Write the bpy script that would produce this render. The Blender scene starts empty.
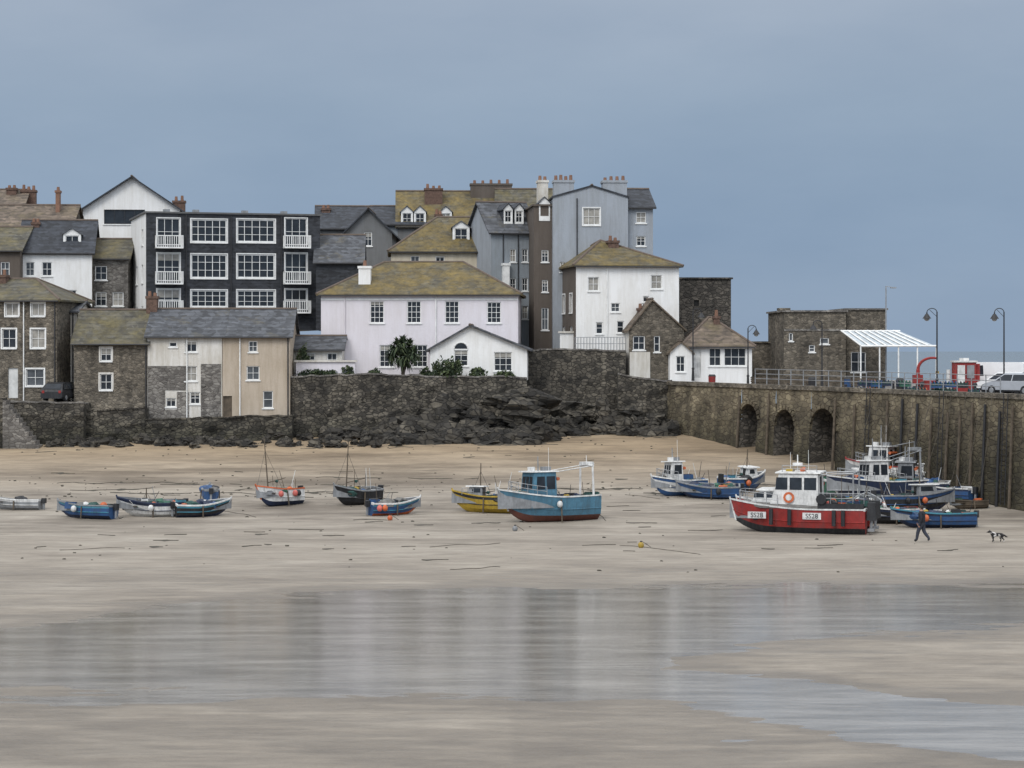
import bpy, math, random
from mathutils import Vector, Matrix, noise
random.seed(7)
F=2200.0; H=10.0; HY=350.0
def X(px,d): return (px-512)*d/F
def Z(py,d): return H+(HY-py)*d/F
def lerp(a,b,t): return a+(b-a)*t
def interp(xs,ys,x):
    if x<=xs[0]: return ys[0]
    for i in range(1,len(xs)):
        if x<=xs[i]: return lerp(ys[i-1],ys[i],(x-xs[i-1])/(xs[i]-xs[i-1]))
    return ys[-1]
def prof(y): return interp([118,126,135,150,175,185],[0,0.05,0.35,1.5,4.0,5.0],y)
def DD(py):
    a,b=30.,180.
    for _ in range(40):
        m=(a+b)/2
        if (H-prof(m))*F/m>py-HY: a=m
        else: b=m
    return a
scene=bpy.context.scene
# ------------------------------------------------------------ materials
class N:
    def __init__(s,name,rough=0.8):
        m=bpy.data.materials.new(name); m.use_nodes=True
        s.m=m; s.nt=m.node_tree; s.b=s.nt.nodes['Principled BSDF']; s.b.inputs['Roughness'].default_value=rough
        s.tc=None
    def n(s,t,**k):
        x=s.nt.nodes.new(t)
        for a,b in k.items(): setattr(x,a,b)
        return x
    def l(s,a,b): s.nt.links.new(a,b)
    def coord(s,sc=(1,1,1)):
        if not s.tc: s.tc=s.n('ShaderNodeTexCoord')
        mp=s.n('ShaderNodeMapping'); mp.inputs['Scale'].default_value=sc
        s.l(s.tc.outputs['Object'],mp.inputs['Vector']); return mp.outputs['Vector']
    def noise(s,sc,vec=(1,1,1),detail=4,rough=.6):
        x=s.n('ShaderNodeTexNoise'); x.inputs['Scale'].default_value=sc; x.inputs['Detail'].default_value=detail; x.inputs['Roughness'].default_value=rough
        s.l(s.coord(vec) if isinstance(vec,tuple) else vec,x.inputs['Vector']); return x.outputs['Fac']
    def ramp(s,f,stops):
        r=s.n('ShaderNodeValToRGB'); e=r.color_ramp.elements
        while len(e)<len(stops): e.new(.5)
        for i,(p,c) in enumerate(stops):
            e[i].position=p
            if not isinstance(c,tuple): c=(c,c,c)
            e[i].color=(c[0],c[1],c[2],1)
        s.l(f,r.inputs['Fac']); return r.outputs['Color']
    def mix(s,f,a,b,mode='MIX'):
        x=s.n('ShaderNodeMix'); x.data_type='RGBA'; x.blend_type=mode
        for i,v in ((0,f),(6,a),(7,b)):
            if isinstance(v,(int,float)): 
                if i==0: x.inputs[0].default_value=v
                else: x.inputs[i].default_value=(v,v,v,1)
            elif isinstance(v,tuple): x.inputs[i].default_value=(v[0],v[1],v[2],1)
            else: s.l(v,x.inputs[i])
        return x.outputs[2]
    def mul(s,a,k):
        x=s.n('ShaderNodeMath',operation='MULTIPLY'); s.l(a,x.inputs[0])
        if isinstance(k,(int,float)): x.inputs[1].default_value=k
        else: s.l(k,x.inputs[1])
        return x.outputs[0]
    def bump(s,h,st=.5,dist=.05):
        x=s.n('ShaderNodeBump'); x.inputs['Strength'].default_value=st; x.inputs['Distance'].default_value=dist
        s.l(h,x.inputs['Height']); s.l(x.outputs['Normal'],s.b.inputs['Normal'])
    def col(s,c): s.l(c,s.b.inputs['Base Color'])
def stone(name,c1,c2,mortar,sc=2.8,big=.5,stain=None,sq=1.7,mt=1.0):
    k=N(name,.9); v=k.coord((sc,sc,sc*sq))
    a=k.n('ShaderNodeTexVoronoi'); a.inputs['Scale'].default_value=1; k.l(v,a.inputs['Vector'])
    e=k.n('ShaderNodeTexVoronoi'); e.feature='DISTANCE_TO_EDGE'; e.inputs['Scale'].default_value=1; k.l(v,e.inputs['Vector'])
    sx=k.n('ShaderNodeSeparateColor'); k.l(a.outputs['Color'],sx.inputs[0])
    mid=tuple((p+q)/2 for p,q in zip(c1,c2))
    c=k.ramp(sx.outputs[0],[(0,c1),(.5,mid),(1,c2)])
    ef=k.ramp(e.outputs['Distance'],[(.02,1-mt),(.09,1)])
    c=k.mix(ef,mortar,c)
    c=k.mix(1.0,c,k.ramp(k.noise(.45,(1,1,1),6,.65),[(.3,1-big*.75),(.7,1+big*.35)]),'MULTIPLY')
    c=k.mix(1.0,c,k.ramp(k.noise(.9,(1,1,.12),4,.65),[(.35,1-big*.5),(.65,1.05)]),'MULTIPLY')
    if stain:
        g=k.n('ShaderNodeNewGeometry'); sp=k.n('ShaderNodeSeparateXYZ'); k.l(g.outputs['Position'],sp.inputs[0])
        ad=k.n('ShaderNodeMath',operation='ADD'); k.l(sp.outputs[2],ad.inputs[0]); k.l(k.mul(k.noise(.6,(1,1,.25),5,.7),3.0),ad.inputs[1])
        mr=k.n('ShaderNodeMapRange'); mr.inputs[1].default_value=stain[0]+1.5; mr.inputs[2].default_value=stain[1]+1.5; k.l(ad.outputs[0],mr.inputs[0])
        c=k.mix(mr.outputs[0],k.mix(1.0,c,stain[2],'MULTIPLY'),c)
    k.col(c); k.bump(ef,.8,.08); return k.m
def plaster(name,c,st=.35,rough=.8,dirt=(.45,.42,.36)):
    k=N(name,rough)
    f=k.ramp(k.noise(.6,(1,1,.35),6,.7),[(.42,0),(.72,1)])
    f2=k.ramp(k.noise(3.0,(1,1,.08),5,.7),[(.45,0),(.75,1)])
    dc=tuple(x*y*1.3 for x,y in zip(c,dirt))
    cc=k.mix(k.mul(f2,st*.9),k.mix(k.mul(f,st*1.1),c,dc),dc); k.col(cc); k.bump(k.noise(7,(1,1,1),6,.7),.4,.05); return k.m
def slate(name,c,lich=None,amt=.5,tile=4.2):
    k=N(name,.75); v=k.coord((2.6,2.6,tile))
    a=k.n('ShaderNodeTexVoronoi'); a.inputs['Scale'].default_value=1; k.l(v,a.inputs['Vector'])
    sx=k.n('ShaderNodeSeparateColor'); k.l(a.outputs['Color'],sx.inputs[0])
    cc=k.ramp(sx.outputs[0],[(0,tuple(x*.55 for x in c)),(1,tuple(x*1.45 for x in c))])
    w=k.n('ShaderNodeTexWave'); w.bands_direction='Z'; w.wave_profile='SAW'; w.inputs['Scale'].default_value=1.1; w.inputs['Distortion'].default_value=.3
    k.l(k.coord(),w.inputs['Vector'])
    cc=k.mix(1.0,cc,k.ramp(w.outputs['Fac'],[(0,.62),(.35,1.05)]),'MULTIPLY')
    if lich:
        f=k.mul(k.ramp(k.noise(.6,(1,1,1),8,.75),[(.62-.35*amt,0),(.80-.3*amt,1)]),.85)
        l2=k.ramp(k.noise(2.5,(1,1,1),6,.7),[(.35,tuple(x*.45 for x in lich)),(.65,lich)])
        cc=k.mix(f,cc,l2)
    cc=k.mix(1.0,cc,k.ramp(k.noise(.8,(1,1,.5),6,.7),[(.3,.62),(.7,1.15)]),'MULTIPLY')
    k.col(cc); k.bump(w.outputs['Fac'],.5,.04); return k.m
def plain(name,c,rough=.6,var=.25,metal=0,sc=2.5):
    k=N(name,rough); k.b.inputs['Metallic'].default_value=metal
    lo=tuple(x*(1-var) for x in c); hi=tuple(min(1,x*(1+var*.5)) for x in c)
    k.col(k.ramp(k.noise(sc,(1,1,1),5),[(.3,lo),(.7,hi)])); return k.m
def glass(name,c=(.015,.018,.022)):
    k=N(name,.15); k.b.inputs['Specular IOR Level'].default_value=.3; k.col(k.ramp(k.noise(1.3),[(.3,c),(.7,tuple(x*2.2 for x in c))])); return k.m
def paint(name,c,r=.5):
    k=N(name,r)
    a=k.ramp(k.noise(2.2,(1,1,1),6,.7),[(.3,tuple(x*.6 for x in c)),(.65,c)])
    d=k.ramp(k.noise(4.5,(1,1,.18),5,.7),[(.48,0),(.70,.8)])
    k.col(k.mix(d,a,tuple(x*.35+.03 for x in c))); k.l(k.ramp(k.noise(6),[(.3,r*.8),(.7,min(1,r*1.5))]),k.b.inputs['Roughness']); k.bump(k.noise(5,(1,1,1),4),.25,.03); return k.m
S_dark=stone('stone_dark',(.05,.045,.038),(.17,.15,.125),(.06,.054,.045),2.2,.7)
S_quay=stone('stone_quay',(.045,.04,.033),(.21,.185,.145),(.05,.045,.035),2.6,.95,(3.4,5.2,(.45,.47,.40)))
S_grey=stone('stone_grey',(.12,.11,.10),(.32,.30,.27),(.22,.20,.18),2.8,.6)
S_brown=stone('stone_brown',(.09,.078,.06),(.28,.24,.185),(.20,.175,.14),3.2,.75)
S_pier=stone('stone_pier',(.17,.138,.09),(.31,.26,.17),(.14,.11,.075),1.7,1.0,(2.9,6.2,(.30,.31,.27)),1.9,.75)
S_white=plaster('render_white',(.80,.80,.79),.36)
S_white2=plaster('render_white_weathered',(.66,.64,.60),.85)
S_pink=plaster('render_pale_pink',(.70,.665,.70),.25)
S_cream=plaster('render_cream',(.58,.52,.41),.6)
S_beige=plaster('render_beige',(.46,.39,.31),.6)
S_bgrey=plaster('render_blue_grey',(.25,.28,.31),.55)
S_lgrey=plaster('render_light_grey',(.31,.34,.38),.5)
S_mgrey=plaster('render_mid_grey',(.15,.155,.16),.5)
S_dbrown=plaster('render_brown',(.11,.09,.075),.6)
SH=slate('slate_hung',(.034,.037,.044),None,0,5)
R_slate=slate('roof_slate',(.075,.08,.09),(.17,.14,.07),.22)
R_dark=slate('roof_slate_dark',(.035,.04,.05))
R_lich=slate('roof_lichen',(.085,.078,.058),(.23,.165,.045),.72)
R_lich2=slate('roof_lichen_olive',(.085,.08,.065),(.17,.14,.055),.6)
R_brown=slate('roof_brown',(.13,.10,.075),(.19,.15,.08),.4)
T_ridge=plain('ridge_tile',(.13,.10,.08),.9)
BR=plain('brick_chimney',(.13,.08,.06),.9,.5,sc=5)
POT=plain('chimney_pot_clay',(.22,.12,.08),.9)
WP=plain('white_paint',(.78,.78,.76),.5,.2)
G1=glass('window_glass'); G2=glass('window_glass_lit',(.05,.055,.06)); G3=glass('window_glass_curtain',(.20,.19,.17))
PIPE=plain('pipe_dark',(.03,.03,.033),.6)
DOOR=plain('door_paint',(.60,.60,.58),.5)
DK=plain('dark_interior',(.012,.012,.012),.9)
WOOD=plain('wood_weathered',(.10,.078,.055),.85,.5)
STEEL=plain('galvanised_steel',(.35,.36,.37),.45,.3,.6)
IRON=plain('black_iron',(.02,.02,.022),.55)
P=dict(white=paint('boat_white',(.74,.74,.72)),blue=paint('boat_blue',(.022,.08,.21)),lblue=paint('boat_light_blue',(.075,.20,.29)),navy=paint('boat_navy',(.013,.025,.065)),
 red=paint('boat_red',(.30,.022,.018)),black=paint('boat_black',(.014,.015,.018)),yellow=paint('boat_yellow',(.45,.30,.03)),orange=paint('buoy_orange',(.62,.14,.04)),
 pink=paint('buoy_pink',(.65,.15,.12)),green=paint('boat_green',(.03,.13,.08)),grey=paint('boat_grey',(.26,.27,.28)),wood=WOOD,rust=paint('antifoul_rust',(.15,.05,.035)),
 deck=plain('deck_grey',(.16,.155,.145),.8,.5),cyan=paint('boat_cyan',(.055,.24,.33)),net=plain('fishing_net',(.03,.08,.07),.95,.6,0,9))
# ------------------------------------------------------------ mesh builder
class MB:
    def __init__(s): s.v=[];s.f=[];s.m=[];s.mats=[]
    def mi(s,mat):
        if mat not in s.mats: s.mats.append(mat)
        return s.mats.index(mat)
    def add(s,pts,faces,mat):
        o=len(s.v); s.v+= [tuple(p) for p in pts]; i=s.mi(mat)
        for f in faces: s.f.append([o+a for a in f]); s.m.append(i)
    def poly(s,pts,mat): s.add(pts,[list(range(len(pts)))],mat)
    def box(s,x0,x1,y0,y1,z0,z1,mat,tap=0):
        t=tap
        s.add([(x0,y0,z0),(x1,y0,z0),(x1,y1,z0),(x0,y1,z0),(x0+t,y0+t,z1),(x1-t,y0+t,z1),(x1-t,y1-t,z1),(x0+t,y1-t,z1)],
          [[0,3,2,1],[4,5,6,7],[0,1,5,4],[1,2,6,5],[2,3,7,6],[3,0,4,7]],mat)
    def cyl(s,p0,p1,r0,r1=None,mat=None,n=7):
        r1=r0 if r1 is None else r1
        p0=Vector(p0);p1=Vector(p1); d=(p1-p0)
        if d.length<1e-5: return
        q=d.normalized().to_track_quat('Z','Y'); pts=[]
        for p,r in((p0,r0),(p1,r1)):
            for i in range(n):
                a=2*math.pi*i/n; pts.append(p+q@Vector((r*math.cos(a),r*math.sin(a),0)))
        fs=[[i,(i+1)%n,n+(i+1)%n,n+i] for i in range(n)]+[list(range(n))[::-1],list(range(n,2*n))]
        s.add(pts,fs,mat)
    def sph(s,c,r,mat,n=8,m=6,sz=1,jit=0):
        c=Vector(c); pts=[c+Vector((0,0,r*sz))]
        for j in range(1,m):
            th=math.pi*j/m
            for i in range(n):
                a=2*math.pi*i/n; rr=r*(1+random.uniform(-jit,jit)); pts.append(c+Vector((rr*math.sin(th)*math.cos(a),rr*math.sin(th)*math.sin(a),rr*sz*math.cos(th))))
        pts.append(c-Vector((0,0,r*sz))); fs=[]
        for i in range(n): fs.append([0,1+i,1+(i+1)%n])
        for j in range(m-2):
            for i in range(n): a=1+j*n; fs.append([a+i,a+n+i,a+n+(i+1)%n,a+(i+1)%n])
        a=1+(m-2)*n; e=len(pts)-1
        for i in range(n): fs.append([a+i,e,a+(i+1)%n])
        s.add(pts,fs,mat)
    def slab(s,pts,th,mat):
        n=len(pts); lo=[(p[0],p[1],p[2]-th) for p in pts]
        s.add(list(pts)+lo,[list(range(n)),list(range(2*n-1,n-1,-1))]+[[i,n+i,n+(i+1)%n,(i+1)%n] for i in range(n)],mat)
    def obj(s,name,parent=None,loc=(0,0,0),rz=0,smooth=False,rx=0,ry=0):
        me=bpy.data.meshes.new(name); me.from_pydata(s.v,[],s.f); 
        for m in s.mats: me.materials.append(m)
        me.polygons.foreach_set('material_index',s.m)
        if smooth: me.polygons.foreach_set('use_smooth',[True]*len(s.f))
        me.update(); o=bpy.data.objects.new(name,me); scene.collection.objects.link(o)
        o.location=loc; o.rotation_euler=(rx,ry,rz)
        if parent: o.parent=parent
        return o
def empty(name,loc,rz=0,rx=0,ry=0):
    e=bpy.data.objects.new(name,None); scene.collection.objects.link(e); e.location=loc; e.rotation_euler=(rx,ry,rz); e.empty_display_size=.5; return e
def facade(wm,win,mp,u0,u1,z0,z1,holes,mat,rev=.18):
    us=sorted(set([u0,u1]+[h[0] for h in holes]+[h[1] for h in holes])); zs=sorted(set([z0,z1]+[h[2] for h in holes]+[h[3] for h in holes]))
    for i in range(len(us)-1):
        for j in range(len(zs)-1):
            cu=(us[i]+us[i+1])/2; cz=(zs[j]+zs[j+1])/2
            if us[i]<u0-1e-6 or us[i+1]>u1+1e-6 or zs[j]<z0-1e-6 or zs[j+1]>z1+1e-6: continue
            if any(h[0]<cu<h[1] and h[2]<cz<h[3] for h in holes): continue
            wm.poly([mp(us[i],0,zs[j]),mp(us[i+1],0,zs[j]),mp(us[i+1],0,zs[j+1]),mp(us[i],0,zs[j+1])],mat)
    for h in holes:
        a,b,c,d=h[:4]; st=h[4] if len(h)>4 else {}
        for q in ([(a,c),(a,d)],[(b,c),(b,d)],[(a,c),(b,c)],[(a,d),(b,d)]):
            wm.poly([mp(q[0][0],0,q[0][1]),mp(q[1][0],0,q[1][1]),mp(q[1][0],rev,q[1][1]),mp(q[0][0],rev,q[0][1])],mat)
        g=st.get('glass') or random.choice([G1,G1,G1,G2,G3] if not st.get('dark') else [G1])
        fr=st.get('frame',WP); fw=st.get('fw',.07)
        def bx(p,q,r,t,v0=.07,v1=.13,m=fr):
            pts=[mp(p,v0,r),mp(q,v0,r),mp(q,v1,r),mp(p,v1,r),mp(p,v0,t),mp(q,v0,t),mp(q,v1,t),mp(p,v1,t)]
            win.add(pts,[[0,3,2,1],[4,5,6,7],[0,1,5,4],[1,2,6,5],[2,3,7,6],[3,0,4,7]],m)
        if st.get('door'):
            bx(a+.003,b-.003,c,d-.003,.1,.15,st['door']); continue
        win.poly([mp(a,rev-.04,c),mp(b,rev-.04,c),mp(b,rev-.04,d),mp(a,rev-.04,d)],g)
        if st.get('open'): continue
        bx(a,a+fw,c,d); bx(b-fw,b,c,d); bx(a+fw,b-fw,c,c+fw); bx(a+fw,b-fw,d-fw,d)
        nx=st.get('nx',2); ny=st.get('ny',2); gw=.035
        for i in range(1,nx):
            u=lerp(a,b,i/nx); w=gw if not st.get('mull') else .05; bx(u-w/2,u+w/2,c+fw,d-fw,.08,.12)
        for j in range(1,ny):
            z=lerp(c,d,j/ny); bx(a+fw,b-fw,z-gw/2,z+gw/2,.085,.115)
        if g is G1 and random.random()<.4 and (b-a)<2:
            zz=lerp(d,c,random.uniform(.15,.45)); win.poly([mp(a+fw,rev-.045,zz),mp(b-fw,rev-.045,zz),mp(b-fw,rev-.045,d-fw),mp(a+fw,rev-.045,d-fw)],G3)
        if st.get('sill',True): bx(a-.08,b+.08,c-.1,c-.003,-.08,.1,st.get('sillm',WP))
        if st.get('sur'):
            s_=st['sur']; m=st.get('surm',WP)
            bx(a-s_,a-.003,c,d,-.03,.0,m); bx(b+.003,b+s_,c,d,-.03,0,m); bx(a-s_,b+s_,d+.003,d+s_,-.03,0,m)
class Bld:
    def __init__(s,name,pa,pb,d,yaw,depth,pyb,pye,wall,side=None):
        s.c,s.s_=math.cos(yaw),math.sin(yaw); s.A=(X(pa,d),d); s.yaw=yaw; s.D=depth
        s.w=s.u(pb); s.zb=Z(pyb,d); s.ze=Z(pye,d); s.wall=wall; s.side=side or wall
        s.e=empty(name,(s.A[0],s.A[1],0),yaw)
        s.wm=MB(); s.win=MB(); s.rm=MB(); s.ch=MB(); s.tr=MB(); s.hf=[]; s.hl=[]; s.hr=[]; s.top=None
    def u(s,px):
        k=(px-512)/F; return (k*s.A[1]-s.A[0])/(s.c-k*s.s_)
    def z(s,py,u=0,v=0): 
        return Z(py,s.A[1]+u*s.s_+v*s.c)
    def wn(s,x0,y0,x1,y1,**st):
        a,b=s.u(x0),s.u(x1); s.hf.append((a,b,s.z(y1,a),s.z(y0,a),st)); return s
    def wins(s,cxs,w,y0,y1,**st):
        for c in cxs: s.wn(c-w/2,y0,c+w/2,y1,**st)
        return s
    def left(s,v0,v1,z0,z1,**st): s.hl.append((v0,v1,z0,z1,st)); return s
    def hip(s,pyr,mat,o=.3,inset=None,insr=None):
        zr=s.z(pyr,0,s.D/2); w,D=s.w,s.D; i1=D/2 if inset is None else inset; i2=i1 if insr is None else insr; z=s.ze
        a=(-o,-o,z);b=(w+o,-o,z);c=(w+o,D+o,z);d=(-o,D+o,z);r1=(i1,D/2,zr);r2=(w-i2,D/2,zr); t=.14
        if w-i2<=i1: r1=r2=((i1+w-i2)/2,D/2,zr)
        for q in ([a,b,r2,r1],[b,c,r2],[c,d,r1,r2],[d,a,r1]): s.rm.slab(q,t,mat)
        for p,q in ((a,r1),(b,r2),(c,r2),(d,r1),(r1,r2)): s.rm.cyl(p,q,.1,.1,T_ridge,6)
        s.rz=zr; s._gut(); return s
    def gx(s,pyr,mat,o=.25,side=None):
        zr=s.z(pyr,0,s.D/2); w,D=s.w,s.D; z=s.ze; k=(zr-z)/(D/2)
        s.rm.slab([(-o,-o,z-o*k+.1),(w+o,-o,z-o*k+.1),(w+o,D/2,zr+.1),(-o,D/2,zr+.1)],.14,mat)
        s.rm.slab([(-o,D+o,z-o*k+.1),(-o,D/2,zr+.1),(w+o,D/2,zr+.1),(w+o,D+o,z-o*k+.1)],.14,mat)
        s.rm.cyl((-o,D/2,zr+.1),(w+o,D/2,zr+.1),.11,.11,T_ridge,6)
        for u in (0,w): s.wm.poly([(u,0,z),(u,D,z),(u,D/2,zr)],side or s.side)
        s.rz=zr; s._gut(); return s
    def gy(s,pyr,mat,o=.25,pk=None):
        zr=s.z(pyr); w,D=s.w,s.D; z=s.ze; m=w/2 if pk is None else s.u(pk)
        k1=(zr-z)/m; k2=(zr-z)/(w-m)
        s.rm.slab([(-o,-o,z-o*k1+.1),(m,-o,zr+.1),(m,D+o,zr+.1),(-o,D+o,z-o*k1+.1)],.14,mat)
        s.rm.slab([(m,-o,zr+.1),(w+o,-o,z-o*k2+.1),(w+o,D+o,z-o*k2+.1),(m,D+o,zr+.1)],.14,mat)
        s.rm.cyl((m,-o,zr+.1),(m,D+o,zr+.1),.11,.11,T_ridge,6)
        for v in (0,D): s.wm.poly([(0,v,z),(w,v,z),(m,v,zr)],s.wall)
        s.rz=zr; return s
    def flat(s,mat,par=.3,cop=WP):
        s.rm.box(0.02,s.w-.02,.02,s.D-.02,s.ze-.2,s.ze-.05,mat)
        t=.15
        for b in ((-t,s.w+t,-t,t),(-t,s.w+t,s.D-t,s.D+t),(-t,t,t,s.D-t),(s.w-t,s.w+t,t,s.D-t)): s.rm.box(b[0],b[1],b[2],b[3],s.ze,s.ze+.14,cop)
        return s
    def _gut(s):
        s.tr.cyl((-.2,-.36,s.ze-.12),(s.w+.2,-.36,s.ze-.12),.06,.06,PIPE,6)
    def pipe(s,px,col=PIPE):
        u=s.u(px); s.tr.cyl((u,-.09,s.zb),(u,-.09,s.ze-.1),.05,.05,col,6); return s
    def chim(s,px0,px1,py0,v,dv,mat,pots=2,zb=None,pw=.12):
        zc=s.A[1]+v*s.c; a=s.u(px0); b=s.u(px1); z1=Z(py0,zc)
        if zb is None: zb=s.ze-.5
        s.ch.box(a,b,v,v+dv,zb,z1-.2,mat); s.ch.box(a-.07,b+.07,v-.07,v+dv+.07,z1-.2,z1,mat)
        for i in range(pots):
            u=lerp(a,b,(i+.5)/pots); h_=random.uniform(.25,.5); s.ch.cyl((u,v+dv/2,z1),(u,v+dv/2,z1+h_),pw+.03,pw,POT,8)
        return s
    def dorm(s,x0,x1,y0,y1,ypk,v,back,wall=WP,roof=R_slate,nx=2,ny=2):
        a,b=s.u(x0),s.u(x1); dd=s.A[1]+v*s.c; z0,z1,zp=Z(y1,dd),Z(y0,dd),Z(ypk,dd)
        mp=lambda u,vv,z:(u,v+vv,z)
        m=.12*(b-a)
        facade(s.wm,s.win,mp,a,b,z0-.4,z1,[(a+m,b-m,z0,z1-.1,dict(nx=nx,ny=ny,sill=False,dark=1))],wall)
        for u in (a,b): s.wm.poly([(u,v,z0-.4),(u,v+back,z0-.4),(u,v+back,z1),(u,v,z1)],roof)
        c=(a+b)/2; s.wm.poly([(a,v,z1),(b,v,z1),(c,v,zp)],wall); o=.12
        s.rm.slab([(a-o,v-o,z1),(c,v-o,zp+.06),(c,v+back,zp+.06),(a-o,v+back,z1)],.08,roof)
        s.rm.slab([(c,v-o,zp+.06),(b+o,v-o,z1),(b+o,v+back,z1),(c,v+back,zp+.06)],.08,roof)
        return s
    def done(s):
        w,D=s.w,s.D
        facade(s.wm,s.win,lambda u,v,z:(u,v,z),0,w,s.zb,s.ze,s.hf,s.wall)
        facade(s.wm,s.win,lambda u,v,z:(v,u,z),0,D,s.zb,s.ze,s.hl,s.side)
        facade(s.wm,s.win,lambda u,v,z:(w-v,u,z),0,D,s.zb,s.ze,s.hr,s.side)
        s.wm.poly([(0,D,s.zb),(w,D,s.zb),(w,D,s.ze),(0,D,s.ze)],s.wall)
        for mb,n in((s.wm,'walls'),(s.win,'windows'),(s.rm,'roof'),(s.ch,'chimney'),(s.tr,'gutters')):
            if mb.f: mb.obj(n,s.e)
        return s
# ------------------------------------------------------------ ground
def fbm(x,y,sx,sy,o=4):
    v=0;a=1;t=0
    for i in range(o):
        v+=a*noise.noise(Vector((x/sx,y/sy,3.1+i*7)));t+=a;a*=.55;sx/=2.1;sy/=2.1
    return v/t
def rowd(py): return F*H/(py-HY)
def mkline(l):
    pts=[(X(px,rowd(py)),rowd(py)) for px,py in l]; return [p[0] for p in pts],[p[1] for p in pts]
TOP=mkline([(-400,650),(0,630),(150,608),(300,592),(500,587),(750,584),(1100,584)])
BOT=mkline([(-400,694),(0,692),(200,697),(450,693),(600,690),(680,660),(760,640),(1100,622)])
CT=mkline([(560,676),(700,668),(820,682),(1024,716),(1300,760)])
CB=mkline([(560,690),(640,694),(760,712),(850,734),(1024,748),(1300,790)])
def pool(x,y):
    a=min(interp(TOP[0],TOP[1],x)-y,y-interp(BOT[0],BOT[1],x))
    b=min(interp(CT[0],CT[1],x)-y,y-interp(CB[0],CB[1],x)) if x>1.5 else -9
    return max(a,b*1.3)
def gh(x,y):
    z=prof(y)
    if y>176:
        hill=interp([176,190,210,240,300,700,900],[4.1,6,8.5,9,6,2,-4],y)
        sea=interp([176,188,205],[4.1,3.0,-4],y)
        t=min(1,max(0,(x-8)/8)); z=lerp(hill,sea,t)
    elif x>33: z=z*interp([33,45],[1,-.5],x)-interp([33,60],[0,3],x)
    if 40<y<176 and abs(x)<80:
        p=pool(x,y); n=fbm(x,y,5.5,2.0,5); n2=fbm(x+50,y+.12*x,2.6,.6,3)
        amp=.045 if p>-1.5 else interp([-14,-1.5],[.02,.045],p)
        z+=-max(-3,min(3.0,p))*.0095 + n*amp +n2*.020 -.013
        if y<66: z-=.017*min(1,(66-y)/4)*(1 if x>0 else .55)
        if y>100: z+=fbm(x,y,9,4,3)*.06*min(1,(y-100)/15)+0.03*min(1,(y-100)/10)
    return z
def axis(segs):
    o=[]
    for a,b,s in segs:
        n=max(1,int(round((b-a)/s)))
        o+=[a+(b-a)*i/n for i in range(n)]
    return o+[segs[-1][1]]
xs=axis([(-6000,-1000,2500),(-1000,-200,200),(-200,-60,20),(-60,-34,1.),(-34,34,.3),(34,60,1.),(60,200,20),(200,1000,200),(1000,6000,2500)])
ys=axis([(-600,-50,100),(-50,44,12),(44,50,1),(50,100,.17),(100,135,.45),(135,180,.8),(180,300,6),(300,1000,70),(1000,9000,2000)])
V=[(x,y,gh(x,y)) for y in ys for x in xs]; nx=len(xs)
Fc=[[j*nx+i,j*nx+i+1,(j+1)*nx+i+1,(j+1)*nx+i] for j in range(len(ys)-1) for i in range(nx-1)]
me=bpy.data.meshes.new('sand_beach'); me.from_pydata(V,[],Fc); me.polygons.foreach_set('use_smooth',[True]*len(Fc)); me.update()
k=N('sand',.85)
g=k.n('ShaderNodeNewGeometry'); sp=k.n('ShaderNodeSeparateXYZ'); k.l(g.outputs['Position'],sp.inputs[0])
c=k.ramp(k.noise(.12,(1,2.2,1),7,.65),[(.3,(.235,.203,.165)),(.5,(.305,.268,.22)),(.72,(.38,.34,.285))])
c=k.mix(1.0,c,k.ramp(k.noise(1.1,(.4,1.5,1),7,.75),[(.3,.70),(.6,1.06)]),'MULTIPLY')
mr=k.n('ShaderNodeMapRange'); mr.inputs[1].default_value=140; mr.inputs[2].default_value=162; k.l(sp.outputs[1],mr.inputs[0])
c=k.mix(mr.outputs[0],c,k.mix(1.0,c,(1.0,.86,.67),'MULTIPLY'))
d1=k.ramp(k.noise(.09,(.6,2.4,1),7,.7),[(.47,0),(.60,1)])
mr2=k.n('ShaderNodeMapRange'); mr2.inputs[1].default_value=104; mr2.inputs[2].default_value=130; k.l(sp.outputs[1],mr2.inputs[0])
c=k.mix(k.mul(k.mul(d1,mr2.outputs[0]),.85),c,k.mix(1.0,c,(.52,.50,.48),'MULTIPLY'))
d2=k.ramp(k.noise(.35,(.35,2.0,1),7,.75),[(.58,0),(.68,1)])
c=k.mix(k.mul(d2,.6),c,k.mix(1.0,c,(.45,.43,.40),'MULTIPLY'))
wt=k.n('ShaderNodeMapRange'); wt.inputs[1].default_value=.0; wt.inputs[2].default_value=.03; wt.inputs[3].default_value=1; wt.inputs[4].default_value=0; k.l(sp.outputs[2],wt.inputs[0])
c=k.mix(wt.outputs[0],c,k.mix(1.0,c,(.62,.585,.54),'MULTIPLY'))
k.col(c)
ro=k.n('ShaderNodeMapRange'); ro.inputs[3].default_value=.85; ro.inputs[4].default_value=.34; k.l(wt.outputs[0],ro.inputs[0]); k.l(ro.outputs[0],k.b.inputs['Roughness'])
h=k.mix(.45,k.noise(2.2,(.45,1.6,1),7,.75),k.noise(14,(.6,1.4,1),3)); k.bump(h,.75,.12)
me.materials.append(k.m); go=bpy.data.objects.new('sand_beach',me); scene.collection.objects.link(go)
wk=N('pool_water',.10); wk.b.inputs['IOR'].default_value=1.36; wk.b.inputs['Specular IOR Level'].default_value=.65
wk.col(wk.ramp(wk.noise(.5,(.3,1.6,1),7,.7),[(.38,(.15,.135,.115)),(.62,(.29,.27,.24))]))
wk.l(wk.ramp(wk.noise(.35,(.3,1.4,1),5,.7),[(.38,.04),(.62,.13)]),wk.b.inputs['Roughness'])
wk.bump(wk.mix(.4,wk.noise(1.3,(.3,1.8,1),6,.7),wk.noise(5,(.4,1.4,1),3)),.27,.045)
w=MB(); 
gx_=[-60+i*6 for i in range(21)]; gy_=[46+i*5 for i in range(13)]
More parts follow.
